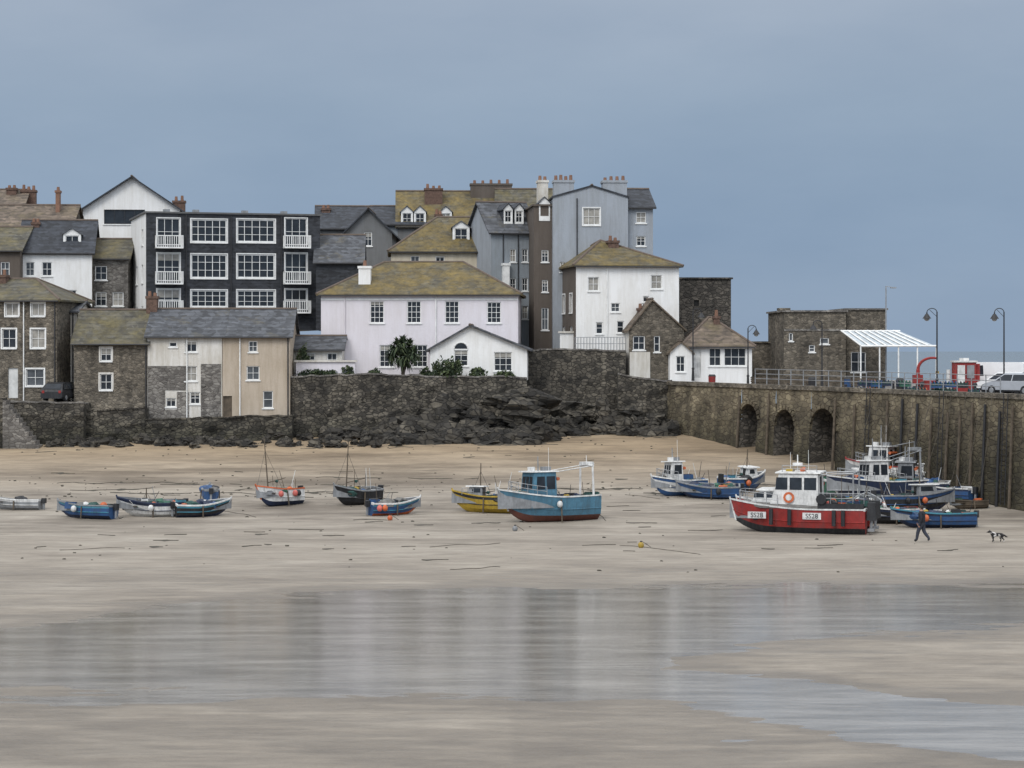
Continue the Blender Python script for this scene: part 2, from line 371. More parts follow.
for i in range(20):
    for j in range(12): w.poly([(gx_[i],gy_[j],0),(gx_[i+1],gy_[j],0),(gx_[i+1],gy_[j+1],0),(gx_[i],gy_[j+1],0)],wk.m)
w.obj('tide_pool_water',loc=(0,0,-.014))
sk=N('sea',.25); sk.col(sk.ramp(sk.noise(.02,(1,3,1),6),[(.3,(.035,.065,.09)),(.7,(.06,.10,.125))])); sk.bump(sk.noise(.8,(1,2,1),5),.6,.3)
w=MB(); w.poly([(30,186,0),(12000,186,0),(12000,14000,0),(-12000,14000,0),(-12000,800,0),(30,800,0)],sk.m); w.poly([(46,-300,0),(12000,-300,0),(12000,186,0),(46,186,0)],sk.m); w.obj('sea_water',loc=(0,0,.1))

# ------------------------------------------------------------ walls & terraces
def blockwall(name,pts,back,mat,capm=None,rough=.12,cap=True):
    m=MB(); P2=[]
    for i in range(len(pts)-1):
        n=max(2,int(abs(pts[i+1][0]-pts[i][0])/7))
        for j in range(n): P2.append(tuple(lerp(pts[i][q],pts[i+1][q],j/n) for q in range(3)))
    P2.append(pts[-1]); rows=[]
    for (px,d,py) in P2:
        zt=Z(py,d)+random.uniform(-.07,.07); x=X(px,d); zb=gh(x,d)-.4; r=[]
        for j in range(9):
            z=lerp(zb,zt,j/8); off=(1-j/8)*.35+ (noise.noise(Vector((x*.9,z*1.2,5)))*rough*3 if j<8 else 0)
            r.append((x,d-off,z))
        rows.append(r)
    for i in range(len(rows)-1):
        for j in range(8): m.poly([rows[i][j],rows[i+1][j],rows[i+1][j+1],rows[i][j+1]],mat)
        a,b=rows[i][8],rows[i+1][8]
        if cap: m.slab([(a[0],a[1]-.06,a[2]+.12),(b[0],b[1]-.06,b[2]+.12),(b[0],b[1]+.45,b[2]+.12),(a[0],a[1]+.45,a[2]+.12)],.12,capm or mat)
        m.poly([a,b,(b[0],b[1]+back,b[2]-.0),(a[0],a[1]+back,a[2])],P['deck'] )
    for r in (rows[0],rows[-1]):
        t=r[8]; m.poly([r[0],(r[0][0],r[0][1]+back,r[0][2])]+[(t[0],t[1]+back,t[2])]+[r[q] for q in range(8,0,-1)],mat)
    return m.obj(name)
blockwall('harbour_wall',[(-260,163,398),(-60,163.5,401),(0,164,402),(84,164.5,404)],8,S_quay,S_grey)
blockwall('harbour_wall',[(84,165.5,412),(145,165.5,408)],5,S_quay)
blockwall('house_foundation_wall',[(140,165.5,421),(292,166.5,416)],4,S_quay)
blockwall('terrace_wall',[(290,168,377),(360,168.5,375),(440,169,377),(498,169.5,377),(527,170,379)],14,S_quay,S_grey)
blockwall('harbour_wall',[(525,172.5,351),(580,173,350),(626,173,351)],10,S_quay,S_grey)
blockwall('harbour_wall',[(618,171,374),(640,170.6,378),(655,171,380),(672,172,382)],9,S_quay,S_grey)
blockwall('rocky_buttress',[(527,171.8,408),(560,171.6,400),(590,171.7,405),(622,172,412)],2,S_quay,rough=.4,cap=False)
def rock(mb,c,r,mat):
    n,m=12,8; mb.sph((0,0,0),1,mat,n,m)
    k0=len(mb.v)-((m-1)*n+2); sd=random.random()*50; ax=(random.uniform(.8,1.5),random.uniform(.7,1),random.uniform(.5,.95))
    for i in range(k0,len(mb.v)):
        v=Vector(mb.v[i]); q=1+.7*noise.noise(v*1.3+Vector((sd,0,0)))+.55*noise.noise(v*3+Vector((sd,0,0)))
        mb.v[i]=(c[0]+v.x*r*q*ax[0],c[1]+v.y*r*q*ax[1],c[2]+v.z*r*q*ax[2])
ROCK=stone('rock_dark',(.025,.023,.02),(.125,.11,.085),(.03,.027,.022),1.4,.95)
m=MB()
for i in range(120):
    px=random.uniform(388,532); t=max(0,(px-395)/135); d=167.9-random.random()*3.4; x=X(px,d); r=random.uniform(.35,1.35)
    up=max(0,(d-165.8)/2.1)*lerp(1.3,4.3,t)*random.random()
    rock(m,(x,d,gh(x,d)+up-.1),r,ROCK)
for i in range(55):
    px=random.uniform(528,668); d=170.6-random.random()*1.6; x=X(px,d); rock(m,(x,d,gh(x,d)+random.uniform(-.1,1.6)*max(0,(d-169.3))),random.uniform(.3,.95),ROCK)
for i in range(90):
    px=random.uniform(40,400); d=165-random.random()*2.5; x=X(px,d); rock(m,(x,d,gh(x,d)+random.uniform(-.05,.25)),random.uniform(.15,.6),ROCK)
for i in range(34):
    px=random.uniform(250,420); d=167.6-random.random()*1.4; x=X(px,d); rock(m,(x,d,gh(x,d)+random.uniform(-.05,.6)),random.uniform(.2,.7),ROCK)
m.obj('harbour_rocks')
m=MB()
for i in range(11):
    z0=2.4; zt=3.0+i*.33
    m.box(1.55-i*.24,1.55-i*.24+.237,-1.25,.25,z0,zt,S_grey); 
m.box(-1.4,1.55-11*.24+.237,-1.25,.25,2.4,6.45,S_quay)
m.obj('stone_steps',loc=(X(18,163.1),163.1,0))

# ------------------------------------------------------------ buildings (left to right)
Bld('stone_house',-90,22,196,.1,9,330,206,S_brown).gx(190,R_brown).chim(2,12,187,3,1,BR,2).chim(16,31,189,3.5,1,BR,3).done()
b=Bld('stone_house',-30,70,188,.05,9,330,228,S_brown); b.gx(206,R_brown).chim(50,54,190,3,.8,POT,1).chim(57,70,210,4,1,BR,3); b.wins([6,30,50],9,238,252); b.done()
b=Bld('stone_house',-60,20,181,0,8,340,250,S_dbrown); b.gx(228,R_lich2); b.wins([5],9,262,276); b.done()
b=Bld('white_gable_house',83,180,200,.08,10,260,209,S_white); b.gy(177,R_dark,pk=132,o=.5); b.wn(104,206.5+3,145,224,nx=4,ny=1,dark=1,frame=PIPE); b.chim(172,184,200,1,1,BR,2); b.done()
b=Bld('slate_roof_house',20,92,182,.12,8,330,252,S_white,S_brown); b.gx(221,R_dark); b.dorm(62,80,234,249,228,1.2,3); b.wins([47],10,262,276); b.wins([30],9,262,276); b.wins([47,72],9,290,303); b.chim(28,36,222,3,.9,BR,2); b.done()
b=Bld('stone_house',90,128,184,.05,7,330,258,S_grey); b.gx(240,R_lich2); b.wins([101],12,266,280); b.wins([101,118],11,292,306); b.done()
b=Bld('stone_house',-70,57,169,-.12,8,404,300,S_brown); b.hip(279,R_lich2,insr=3)
b.wins([12,38],13,303,316,sur=.1,ny=1); b.wins([9,38],14,329,348,sur=.1); b.wins([35],18,369,386,sur=.1); b.wn(8,368,18,398,door=DOOR); b.chim(-20,-8,275,3,.8,BR,2).pipe(24,WP).pipe(55); b.done()
b=Bld('white_cottage',57,77,171,0,6,404,311,S_white2); b.gx(302,R_slate); b.wins([66],8,322,335); b.wins([66],8,352,365); b.pipe(73); b.done()
b=Bld('stone_cottage',74,147,167,.03,8,425,343,S_brown); b.gx(311,R_lich2); b.wins([106],11,348,361,sur=.12,surm=S_white2); b.wins([106],12,374,390,sur=.12,surm=S_white2); b.chim(140,151,296,3.5,.9,BR,2).pipe(146); b.done()
b=Bld('white_and_stone_cottage',147.5,222,167.2,.03,8,425,336,S_white2); b.gx(310,R_slate)
b.wins([191],12,341,352,ny=1); b.wins([191],12,366,381,ny=2); b.wins([173],8,342,347,ny=1,nx=1); b.wn(166,398,176,407,nx=2,ny=1); b.wn(190,392,200,404,nx=2)
b.tr.box(b.u(148),b.u(165),-.06,-.004,b.zb,b.z(390),S_grey); b.tr.box(b.u(148),b.u(186),-.06,-.004,b.z(390)+.003,b.z(366),S_grey); b.tr.box(b.u(201),b.u(221),-.05,-.004,b.z(419),b.z(364),S_grey)
b.tr.box(b.u(177),b.u(189),-.055,-.004,b.zb,b.z(392),S_grey); b.tr.box(b.u(165)+.003,b.u(177)-.003,-.055,-.004,b.zb,b.z(410),S_grey); b.pipe(187,WP); b.done()
b=Bld('beige_cottage',222.5,290,167.4,.03,8,425,336,S_beige); b.gx(310,R_slate); b.wins([253],9,341,352); b.wins([253],13,366,380,glass=G2); b.wn(263,391,273,408,nx=1); b.wn(214+9,396,232,417,door=WOOD); b.pipe(288); b.pipe(240,WP); b.done()
b=Bld('slate_hung_apartments',146,320,178,.28,11,330,213,SH,S_white)
cols=[(191,227,5),(237,275,5)]
for y0,y1 in ((219,242),(254,278),(290,307)):
    for a,c_,n in cols: b.wn(a,y0,c_,y1,nx=n,ny=3,fw=.11,sur=.08,dark=1,mull=1)
    for a,c_ in ((157,180),(285,307)):
        b.wn(a,y0-1,c_,y1+3,nx=3,ny=2,fw=.08,sill=False,dark=1,sur=.07)
        u0,u1=b.u(a-2),b.u(c_+2); zz=b.z(y1+5,u0)
        b.tr.box(u0,u1,-.9,-.01,zz-.12,zz,WP)
        for q in range(13):
            uu=lerp(u0,u1-.05,q/12); b.tr.box(uu,uu+.055,-.9,-.86,zz,zz+.85,WP)
        for side in (u0,u1-.06):
            for q in range(5): b.tr.box(side,side+.05,-.82+q*.18,-.78+q*.18,zz,zz+.85,WP)
            b.tr.box(side,side+.06,-.855,-.02,zz+.85,zz+.93,WP)
        b.tr.box(u0,u1,-.93,-.862,zz+.85,zz+.93,WP)
b.left(2,3.2,12,13.6).left(6,7.2,12,13.6).left(2,3.2,15.5,17).left(6,7.2,15.5,17).left(2,3.2,18.6,19.9)
b.flat(P['grey'],cop=plain('parapet',(.10,.10,.10))); b.pipe(231,PIPE).pipe(186,PIPE).pipe(281,PIPE)
for q in (170,200,250,290): b.ch.box(b.u(q),b.u(q)+.5,4,4.6,b.ze,b.ze+.6,P['grey'])
b.done()
b=Bld('slate_roof_house',316,362,180,.05,8,330,262,SH); b.gx(236,R_slate); b.done()
b=Bld('slate_roof_house',318,372,202,.1,9,300,228,S_mgrey); b.gx(207,R_dark).chim(322,331,208,3,.8,BR,2); b.done()
b=Bld('gable_house',345,392,198,0,9,300,232,S_mgrey); b.gy(209,R_dark,o=.4); b.wins([368],8,225+7,246); b.done()
b=Bld('slate_roof_house',372,432,206,.05,9,300,224,S_bgrey); b.gx(207,R_dark).chim(396,404,206,3,.8,BR,1); b.done()
b=Bld('gabled_terrace',398,505,206,.05,10,300,226,S_mgrey); b.gx(192,R_lich)
for c_ in (407,420): b.dorm(c_-6,c_+6,212,224,206,.4,4)
b.chim(425,443,188,3,1.2,BR,3).chim(472,514,183,4,1.4,S_dbrown,5); b.dorm(440,452,212,224,206,.5,4); b.done()
b=Bld('cream_house',391,502,188,.05,9,300,251,S_cream); b.hip(217,R_lich,insr=2.5,inset=4); b.dorm(453,470,227,243,221,1.3,3,nx=2,ny=2); b.chim(436,443,214,5,.8,BR,2); b.wins([415,440,492],9,256,266); b.done()
b=Bld('slate_roof_house',497,556,206,0,9,300,225,S_lgrey); b.gx(190,R_lich2); b.done()
b=Bld('grey_house',491,537,184,.28,8,352,232,S_bgrey,S_lgrey); b.gx(203,R_slate)
for c_ in (512,523): b.dorm(c_-5,c_+4,209,222,203,1.0,3,roof=R_dark)
b.wins([513,525],6,249,262,ny=2); b.wins([513,525],6,278,291); b.wins([525],6,306,319); b.left(1,2,15,16.4).left(3.5,4.5,15,16.4).left(1,2,12.2,13.6); b.pipe(518).pipe(503); b.chim(502,508,263,-.5,.6,WP,0,zb=Z(330,184)); b.done()
b=Bld('brown_house',534,554,181,.1,8,352,206,S_dbrown); b.flat(P['grey'],cop=S_dbrown); b.chim(541,551,180,2,1.2,S_white2,2); b.dorm(539,550,203,216,197,-.05,2); b.wins([545],7,250,262); b.wins([545],6,280,292); b.wins([545],7,308,330); b.done()
b=Bld('tall_grey_house',553,628,180,.05,10,352,197,S_lgrey); b.gy(186,R_dark,pk=592,o=.1); b.wn(583,208,600,225,nx=3,sur=.08)
b.chim(554,574,180,.02,1.6,S_lgrey,4).chim(603,627,180,.05,1.6,S_lgrey,4); b.wn(560,262,566,272).pipe(577); b.done()
b=Bld('slate_roof_house',628,653,181,.1,7,352,207,S_lgrey); b.gx(190,R_dark); b.wins([641],10,212,223,nx=2); b.wins([641],9,236,246); b.done()
b=Bld('white_harbour_house',576,679,174.5,.17,9,353,265,S_white,S_dbrown); b.hip(240,R_lich,inset=3.5,insr=6)
b.wn(588,277,599,291,nx=2); b.wn(651,275,662,289,nx=2); b.wn(611,303,620,312,nx=2); b.wn(617,321,624,333,nx=1,glass=G1); b.wn(643,296,649,302,nx=1,ny=1); b.wn(664,318,671,330,nx=1); b.wn(596,322,603,334,nx=1)
b.left(1.5,2.6,13,14.5,sur=.1).left(4.5,5.6,13,14.5,sur=.1).left(1.5,2.6,10.5,11.9).left(4.5,5.6,10.5,11.9); b.chim(617,627,240,3,.9,BR,2).pipe(607,WP)
b.done()
b=Bld('ruined_stone_tower',680,731,186,.06,8,365,279,S_dark); b.flat(P['deck'],cop=S_dark); b.wn(694,300,699,306,open=1,glass=DK); b.done()
b=Bld('pale_pink_house',321,518,174,-.03,10,378,294,S_pink); b.hip(262,R_lich,inset=4.6,insr=4.6,o=.35)
b.wins([377,414,452],14,301,323,nx=3,ny=4,dark=1); b.wins([494],14,302,323,nx=3,ny=4,dark=1); b.wins([387,420],15,345,367,nx=3,ny=4,dark=1)
b.chim(357,369,266,1.2,.8,S_white,1).pipe(436,WP).pipe(345,S_pink); b.tr.box(0,b.w,-.05,-.003,b.ze-.5,b.ze-.35,WP); b.done()
b=Bld('pink_house_extension',430,527,170.8,-.05,6,380,349,S_white); b.gy(326,R_slate,pk=470,o=.35)
b.wn(454,346+4,468,366,nx=2,ny=3,dark=1); b.wn(494,352,512,371,nx=3,ny=3,dark=1)
u=b.u(461); zc=b.z(350); r=(b.u(468)-b.u(454))/2
b.tr.add([(u,-.01,zc+.1)]+[(u+r*math.cos(a*math.pi/8),-.01,zc+.1+r*.9*math.sin(a*math.pi/8)) for a in range(9)],[[0,i,i+1] for i in range(1,9)],G1)
for a in range(8):
    p=(u+r*math.cos(a*math.pi/8),-.02,zc+.1+r*.9*math.sin(a*math.pi/8)); q=(u+r*math.cos((a+1)*math.pi/8),-.02,zc+.1+r*.9*math.sin((a+1)*math.pi/8)); b.tr.cyl(p,q,.05,.05,WP,5)
b.done()
b=Bld('terrace_outbuilding',291,342,171.5,0,4,380,349,S_white2); b.gx(337,R_slate); b.wins([332],10,353,366); b.wins([310],10,353,366); b.done()
b=Bld('boundary_wall',296,355,169.8,0,.4,378,362,S_pink); b.flat(WP,cop=S_white2); b.done()
b=Bld('boundary_wall',560,626,175.5,0,.4,353,333,S_white); b.flat(WP,cop=S_white2); b.done()
b=Bld('stone_chapel',629,684,173.5,.15,9,385,329,S_brown,S_white2); b.gy(300,R_brown,pk=652,o=.2); b.wn(633,336,645,350,nx=2); b.wn(654,336,660,352,nx=1); b.chim(641,646,308,1,.5,BR,1)
b.tr.box(.05,b.u(650),-.05,-.004,b.z(378),b.z(352),S_white2); b.done()
b=Bld('harbour_lodge',684,752,173,-.02,7,386,346,S_white); b.hip(317,R_brown,inset=2.2,insr=3); b.wn(709,348,721,366,nx=2,ny=2,dark=1); b.wn(724,348,746,366,nx=3,ny=2,dark=1); b.wn(693,350,701,378,door=P['white']); b.chim(716,722,316,2.5,.7,BR,1); b.done()
b=Bld('lodge_porch',670,692,172,0,3,386,352,S_white); b.gy(342,R_brown,o=.2); b.wn(676,356,685,372,nx=2); b.done()
b=Bld('quay_wall_stub',752,784,181,0,1,390,343,S_brown); b.flat(S_brown,cop=S_brown); b.done()
b=Bld('stone_harbour_office',784,846,174,.04,8,392,312,S_brown); b.flat(P['deck'],cop=S_grey)
b.wn(809,345,815,352,nx=1); b.wn(820,338,829,344,nx=1,ny=1); b.wn(789,333,793,341,nx=1,ny=1); b.chim(790,800,308,5,1,S_brown,0); b.tr.box(0,b.w,-.05,-.003,b.z(331),b.z(329),S_grey); b.done()
b=Bld('stone_harbour_office_annexe',846.5,886,175,.04,7,392,310,S_brown); b.flat(P['deck'],cop=S_grey); b.wn(851,352,866,372,nx=2,dark=1); b.done()
m=MB(); d=172.; x0,x1=X(843,d),X(928,d); zt=Z(331,d); zl=Z(346,d)
ax0,ax1=X(858,d),X(933,d)
CG=plain('canopy_glazing',(.42,.47,.50),.25,.3)
for i in range(9):
    a=lerp(x0,x1-2,i/9); c_=lerp(ax0,ax1,i/9); a2=lerp(x0,x1-2,(i+1)/9)-.08; c2=lerp(ax0,ax1,(i+1)/9)-.08
    m.slab([(c_,-2.4,zl),(c2,-2.4,zl),(a2,0,zt),(a,0,zt)],.05,CG)
    m.cyl((c_,-2.4,zl+.05),(a,0,zt+.05),.07,.07,WP,5)
m.cyl((ax0,-2.4,zl),(ax1,-2.4,zl),.09,.09,WP,6); m.cyl((x0,0,zt),(x1-2,0,zt),.09,.09,WP,6)
for i in range(5):
    c_=lerp(ax0,ax1,i/4); m.cyl((c_,-2.35,7.05-0),(c_,-2.35,zl),.06,.06,WP,6)
m.obj('glass_canopy',loc=(0,d+1,0))

# ------------------------------------------------------------ pier
raw=[(664,172.2),(700,168),(750,161.5),(786,157.5),(824,153.5),(880,147.5),(940,141),(1024,133),(1120,124),(1260,112)]
path=[]
for i in range(len(raw)-1):
    for j in range(40):
        px=lerp(raw[i][0],raw[i+1][0],j/40); d=lerp(raw[i][1],raw[i+1][1],j/40); path.append((px,d))
path.append(raw[-1]); W=[Vector((X(p,d),d)) for p,d in path]
for _ in range(60): W=[W[0]]+[(W[i-1]+W[i]*2+W[i+1])/4 for i in range(1,len(W)-1)]+[W[-1]]
S=[0]
for i in range(1,len(W)): S.append(S[-1]+(W[i]-W[i-1]).length)
def s_at(px):
    best=min(range(len(W)),key=lambda i:abs(512+W[i].x/W[i].y*F-px)); return S[best]
def at(s):
    for i in range(1,len(W)):
        if S[i]>=s:
            t=(s-S[i-1])/(S[i]-S[i-1]); tan=(W[i]-W[i-1]).normalized(); return W[i-1].lerp(W[i],t),tan
    return W[-1],(W[-1]-W[-2]).normalized()
def ztop(s): return lerp(7.3,6.9,s/S[-1])
arch=[(s_at(750),1.15,3.4),(s_at(786.5),1.2,3.5),(s_at(825),1.6,4.1)]
ss=set([S[-1]]); s=0
while s<S[-1]: ss.add(s); s+=.35
for a,hw,hh in arch:
    for q in range(21): ss.add(a-hw+2*hw*q/20)
ss=sorted(ss); m=MB()
def archz(s):
    for a,hw,hh in arch:
        if a-hw-1e-6<=s<=a+hw+1e-6:
            g_=prof(at(a)[0].y); t=(s-a)/hw; return g_+hh-hw+hw*math.sqrt(max(0,1-t*t)),g_
    return None
def pt(s,off,z):
    p,t=at(s); n=Vector((-t.y,t.x))
    return (p.x+n.x*off,p.y+n.y*off,z)
def wob(s,z,q): return 0 if q in (0,1) else .14*noise.noise(Vector((s*.8,z*.9,2)))
for i in range(len(ss)-1):
    a,b_=ss[i],ss[i+1]; mid=(a+b_)/2; A_=archz(mid)
    za,zb_=ztop(a),ztop(b_)
    if A_:
        ga=archz(a)[0] if archz(a) else A_[1]; gb=archz(b_)[0] if archz(b_) else A_[1]
        m.poly([pt(a,0,ga),pt(b_,0,gb),pt(b_,0,zb_),pt(a,0,za)],S_pier)
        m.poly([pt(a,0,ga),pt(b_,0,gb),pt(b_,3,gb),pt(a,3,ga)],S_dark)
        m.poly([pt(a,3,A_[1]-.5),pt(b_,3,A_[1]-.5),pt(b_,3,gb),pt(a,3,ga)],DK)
    else:
        pa,pb_=at(a)[0],at(b_)[0]; ka=prof(pa.y)-.6; kb=prof(pb_.y)-.6
        zs=[0,.125,.25,.375,.5,.625,.75,.875,1]
        for q in range(8):
            f=lambda s_,k_,z_,t_: pt(s_,-.35*(1-t_)+wob(s_,lerp(k_,z_,t_),t_),lerp(k_,z_,t_))
            m.poly([f(a,ka,za,zs[q]),f(b_,kb,zb_,zs[q]),f(b_,kb,zb_,zs[q+1]),f(a,ka,za,zs[q+1])],S_pier)
    m.slab([pt(a,-.12,za+.28),pt(b_,-.12,zb_+.28),pt(b_,.6,zb_+.28),pt(a,.6,za+.28)],.3,S_brown)
for a,hw,hh in arch:
    g_=prof(at(a)[0].y)
    for e in (-hw,hw):
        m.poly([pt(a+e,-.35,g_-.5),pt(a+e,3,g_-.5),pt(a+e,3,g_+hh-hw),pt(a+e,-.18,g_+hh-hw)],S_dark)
    for q in range(11):
        t0=math.pi*q/11+.03; t1=math.pi*(q+1)/11-.03
        c0=g_+hh-hw; pts=[]
        for off in (-.2,.0):
            for (rr,tt) in ((hw,t0),(hw+.32,t0),(hw+.32,t1),(hw,t1)): pts.append(pt(a-rr*math.cos(tt),off,c0+rr*math.sin(tt)))
        m.add(pts,[[0,1,2,3],[4,5,6,7],[0,1,5,4],[1,2,6,5],[2,3,7,6],[3,0,4,7]],S_pier)
e=empty('stone_pier',(0,0,0)); m.obj('pier_wall',e)
m=MB(); DKM=plain('pier_deck',(.22,.20,.18),.9,.3,0,.6)
W3=[pt(s,.55,ztop(s)+.0) for s in ss[::4]]
m.poly([(p[0],p[1],7.05) for p in W3]+[(60,118,7.05),(41,165,7.05),(41,215,7.05),(6,215,7.05),(6,176,7.05)],DKM)
for a,b_ in (((60,118),(41,165)),((41,165),(41,215))): m.poly([(a[0],a[1],-3),(b_[0],b_[1],-3),(b_[0],b_[1],7.05),(a[0],a[1],7.05)],S_pier)
m.obj('pier_deck',e)
m=MB(); s=s_at(752); prev=None; sE=s_at(1012)
while s<sE:
    p=pt(s,.25,ztop(s)+.28); m.cyl(p,(p[0],p[1],p[2]+1.1),.035,.035,STEEL,6)
    if prev:
        for h_ in (.4,.75,1.1): m.cyl((prev[0],prev[1],prev[2]+h_),(p[0],p[1],p[2]+h_),.024,.024,STEEL,5)
    prev=p; s+=1.5
m.obj('pier_railing')
m=MB()
for px in (742,772,838,858,890,905,921,934,950,962,976,989,1003,1016):
    s=s_at(px); k0=prof(at(s)[0].y); hgt=random.uniform(0,.9)
    m.cyl(pt(s,-.5,k0-.3),pt(s,-.22,ztop(s)-.2-hgt),.10,.09,IRON if px%2 else WOOD,7)
m.obj('timber_fenders')
for px in (872,945,1010):
    m=MB(); s=s_at(px); k0=prof(at(s)[0].y)
    for e_ in (-.22,.22): m.cyl(pt(s+e_,-.5,k0+.2),pt(s+e_,-.25,ztop(s)+.3),.03,.03,IRON,6)
    z=k0+.4
    while z<ztop(s): m.cyl(pt(s-.22,-.45,z),pt(s+.22,-.45,z),.02,.02,IRON,5); z+=.32
    m.obj('pier_ladder')
ROPE=plain('mooring_rope',(.11,.095,.075),.9,.4)
m=MB()
for i in range(13):
    s=random.uniform(s_at(850),s_at(1010)); k0=prof(at(s)[0].y)
    a=Vector(pt(s,-.3,ztop(s)+.2)); b_=Vector(pt(s+random.uniform(-.8,.8),-1.2-random.random()*1.5,k0+.9)); pr=a
    for q in range(1,7):
        t=q/6; c_=a.lerp(b_,t)-Vector((0,0,1.4*t*(1-t)*2)); m.cyl(pr,c_,.014,.014,ROPE,4); pr=c_
m.obj('mooring_ropes')
def lamp(px,d,pyt,zb=7.05,side=1):
    h=Z(pyt,d)-zb; m=MB(); m.cyl((0,0,0),(0,0,.9),.13,.09,IRON,8); m.cyl((0,0,.9),(0,0,h-.25),.06,.045,IRON,8); m.sph((0,0,.95),.12,IRON,8,5)
    prev=(0,0,h-.3)
    for i in range(1,9):
        a=math.pi*i/8; p=(side*(.34-.34*math.cos(a)),0,h-.3+.28*math.sin(a)); m.cyl(prev,p,.03,.03,IRON,5); prev=p
    m.cyl(prev,(prev[0],0,prev[2]-.1),.05,.05,IRON,6); m.cyl((prev[0],0,prev[2]-.1),(prev[0],0,prev[2]-.42),.09,.3,IRON,10); m.sph((prev[0],0,prev[2]-.44),.19,G3,8,5,.8)
    m.cyl((0,0,h-.6),(side*.5,0,h-.12),.018,.018,IRON,5)
    return m.obj('street_lamp',loc=(X(px,d),d,zb),rz=random.uniform(-.3,.3))
lamp(937,150,308,side=-1); lamp(1004,146,308,side=-1); lamp(748,170,325); lamp(693,171.5,308,7.6); lamp(822,168,320,side=-1)
m=MB(); m.cyl((0,0,0),(0,0,9.6),.07,.05,STEEL,8); m.cyl((0,0,9.6),(.5,0,9.5),.03,.03,STEEL,5); m.box(.35,.8,-.1,.1,9.4,9.52,STEEL); m.obj('cctv_mast',loc=(X(886,173),173,Z(392,173)-.6)).scale=(1,1,.93)
def bench(px,d,rz=0):
    m=MB()
    for i in range(4): m.box(-.8,.8,-.22+i*.12,-.13+i*.12,.43,.47,WOOD)
    for i in range(3): m.box(-.8,.8,.27+i*.02,.30+i*.02,.55+i*.14,.65+i*.14,WOOD)
    for u in (-.7,.7): m.box(u-.03,u+.03,-.2,-.14,0,.43,IRON); m.box(u-.03,u+.03,.2,.26,0,.43,IRON); m.box(u-.03,u+.03,.31,.35,.3,.98,IRON); m.box(u-.03,u+.03,-.2,.31,.36,.42,IRON)
    m.obj('park_bench',loc=(X(px,d),d,7.05),rz=rz)
for px,d in ((762,164),(780,162),(798,161),(836,158),(862,156)): bench(px,d,random.uniform(-.2,.2)+.1)
def bin_(px,d,c,z=7.05):
    m=MB(); m.cyl((0,0,0),(0,0,.85),.25,.29,c,10); m.cyl((0,0,.85),(0,0,1.0),.31,.22,IRON,10); m.obj('litter_bin',loc=(X(px,d),d,z))
bin_(812,160,IRON); bin_(848,158,P['blue']); bin_(900,152,IRON); bin_(712,171.4,P['red'],7.1)
m=MB(); m.cyl((0,0,0),(0,0,.4),.4,.35,IRON,10); m.cyl((0,0,.4),(0,0,1.6),.16,.13,P['red'],8)
prev=(0,0,1.6)
for i in range(1,9):
    a=i/8*math.pi*.6; p=(1.3*(1-math.cos(a))*.8,0,1.6+.8*math.sin(a)); m.cyl(prev,p,.12-.005*i,.12-.005*i,P['red'],7); prev=p
m.box(-.35,.3,-.3,.3,.6,1.2,P['red']); m.cyl(prev,(prev[0],0,prev[2]-.9),.02,.02,IRON,5); m.box(prev[0]-.1,prev[0]+.1,-.08,.08,prev[2]-1.1,prev[2]-.9,P['yellow'])
m.box(.5,1.4,.2,.7,0,.8,P['red']); m.box(-1.2,-.5,-.3,.3,0,.7,P['grey'])
m.obj('quay_crane',loc=(X(918,155),155,7.05))
m=MB(); m.box(-.75,.75,-.5,.5,0,2.1,P['red']); m.box(-.55,-.05,-.56,-.503,.4,1.9,P['white']); m.box(.1,.6,-.56,-.503,1.0,1.9,P['grey']); m.box(-.82,.82,-.6,.6,2.1,2.22,P['white']); m.box(-.3,.3,-.2,.2,2.22,2.4,P['white']); m.cyl((.9,0,0),(.9,0,2.0),.2,.2,P['red'],9); m.cyl((-1.1,-.1,0),(-1.1,-.1,1.6),.14,.14,P['white'],8)
m.obj('fuel_kiosk',loc=(X(964,152),152,7.05))
def post(px,d,h,c):
    m=MB(); m.cyl((0,0,0),(0,0,h),.12,.10,c,8); m.cyl((0,0,h),(0,0,h+.12),.17,.15,c,8); m.sph((0,0,h+.12),.13,c,8,4,.5); m.obj('mooring_bollard',loc=(X(px,d),d,7.05))
for px,d in ((878,155),(893,154),(906,153),(922,151),(945,149),(975,146)): post(px,d,.6,IRON)
def pots(px,d,n,z=7.05):
    m=MB()
    for i in range(n):
        x=random.uniform(-1.6,1.6); y=random.uniform(-.5,.5); zz=random.choice([0,0,.45]); c=random.choice([P['navy'],P['green'],P['net'],P['blue'],P['orange'],P['black']])
        m.box(x-.35,x+.35,y-.25,y+.25,zz,zz+.12,c)
        for q in range(4): 
            xx=x-.33+q*.22
            for t in range(5):
                a0=math.pi*t/5;a1=math.pi*(t+1)/5; m.cyl((xx,y-.24*math.cos(a0),zz+.12+.3*math.sin(a0)),(xx,y-.24*math.cos(a1),zz+.12+.3*math.sin(a1)),.03,.03,c,4)
        m.box(x-.3,x+.3,y-.15,y+.15,zz+.12,zz+.32,P['net'])
    m.obj('lobster_pots',loc=(X(px,d),d,z))
pots(890,150.5,10); pots(930,147,10); pots(958,145,9); pots(868,153,7)
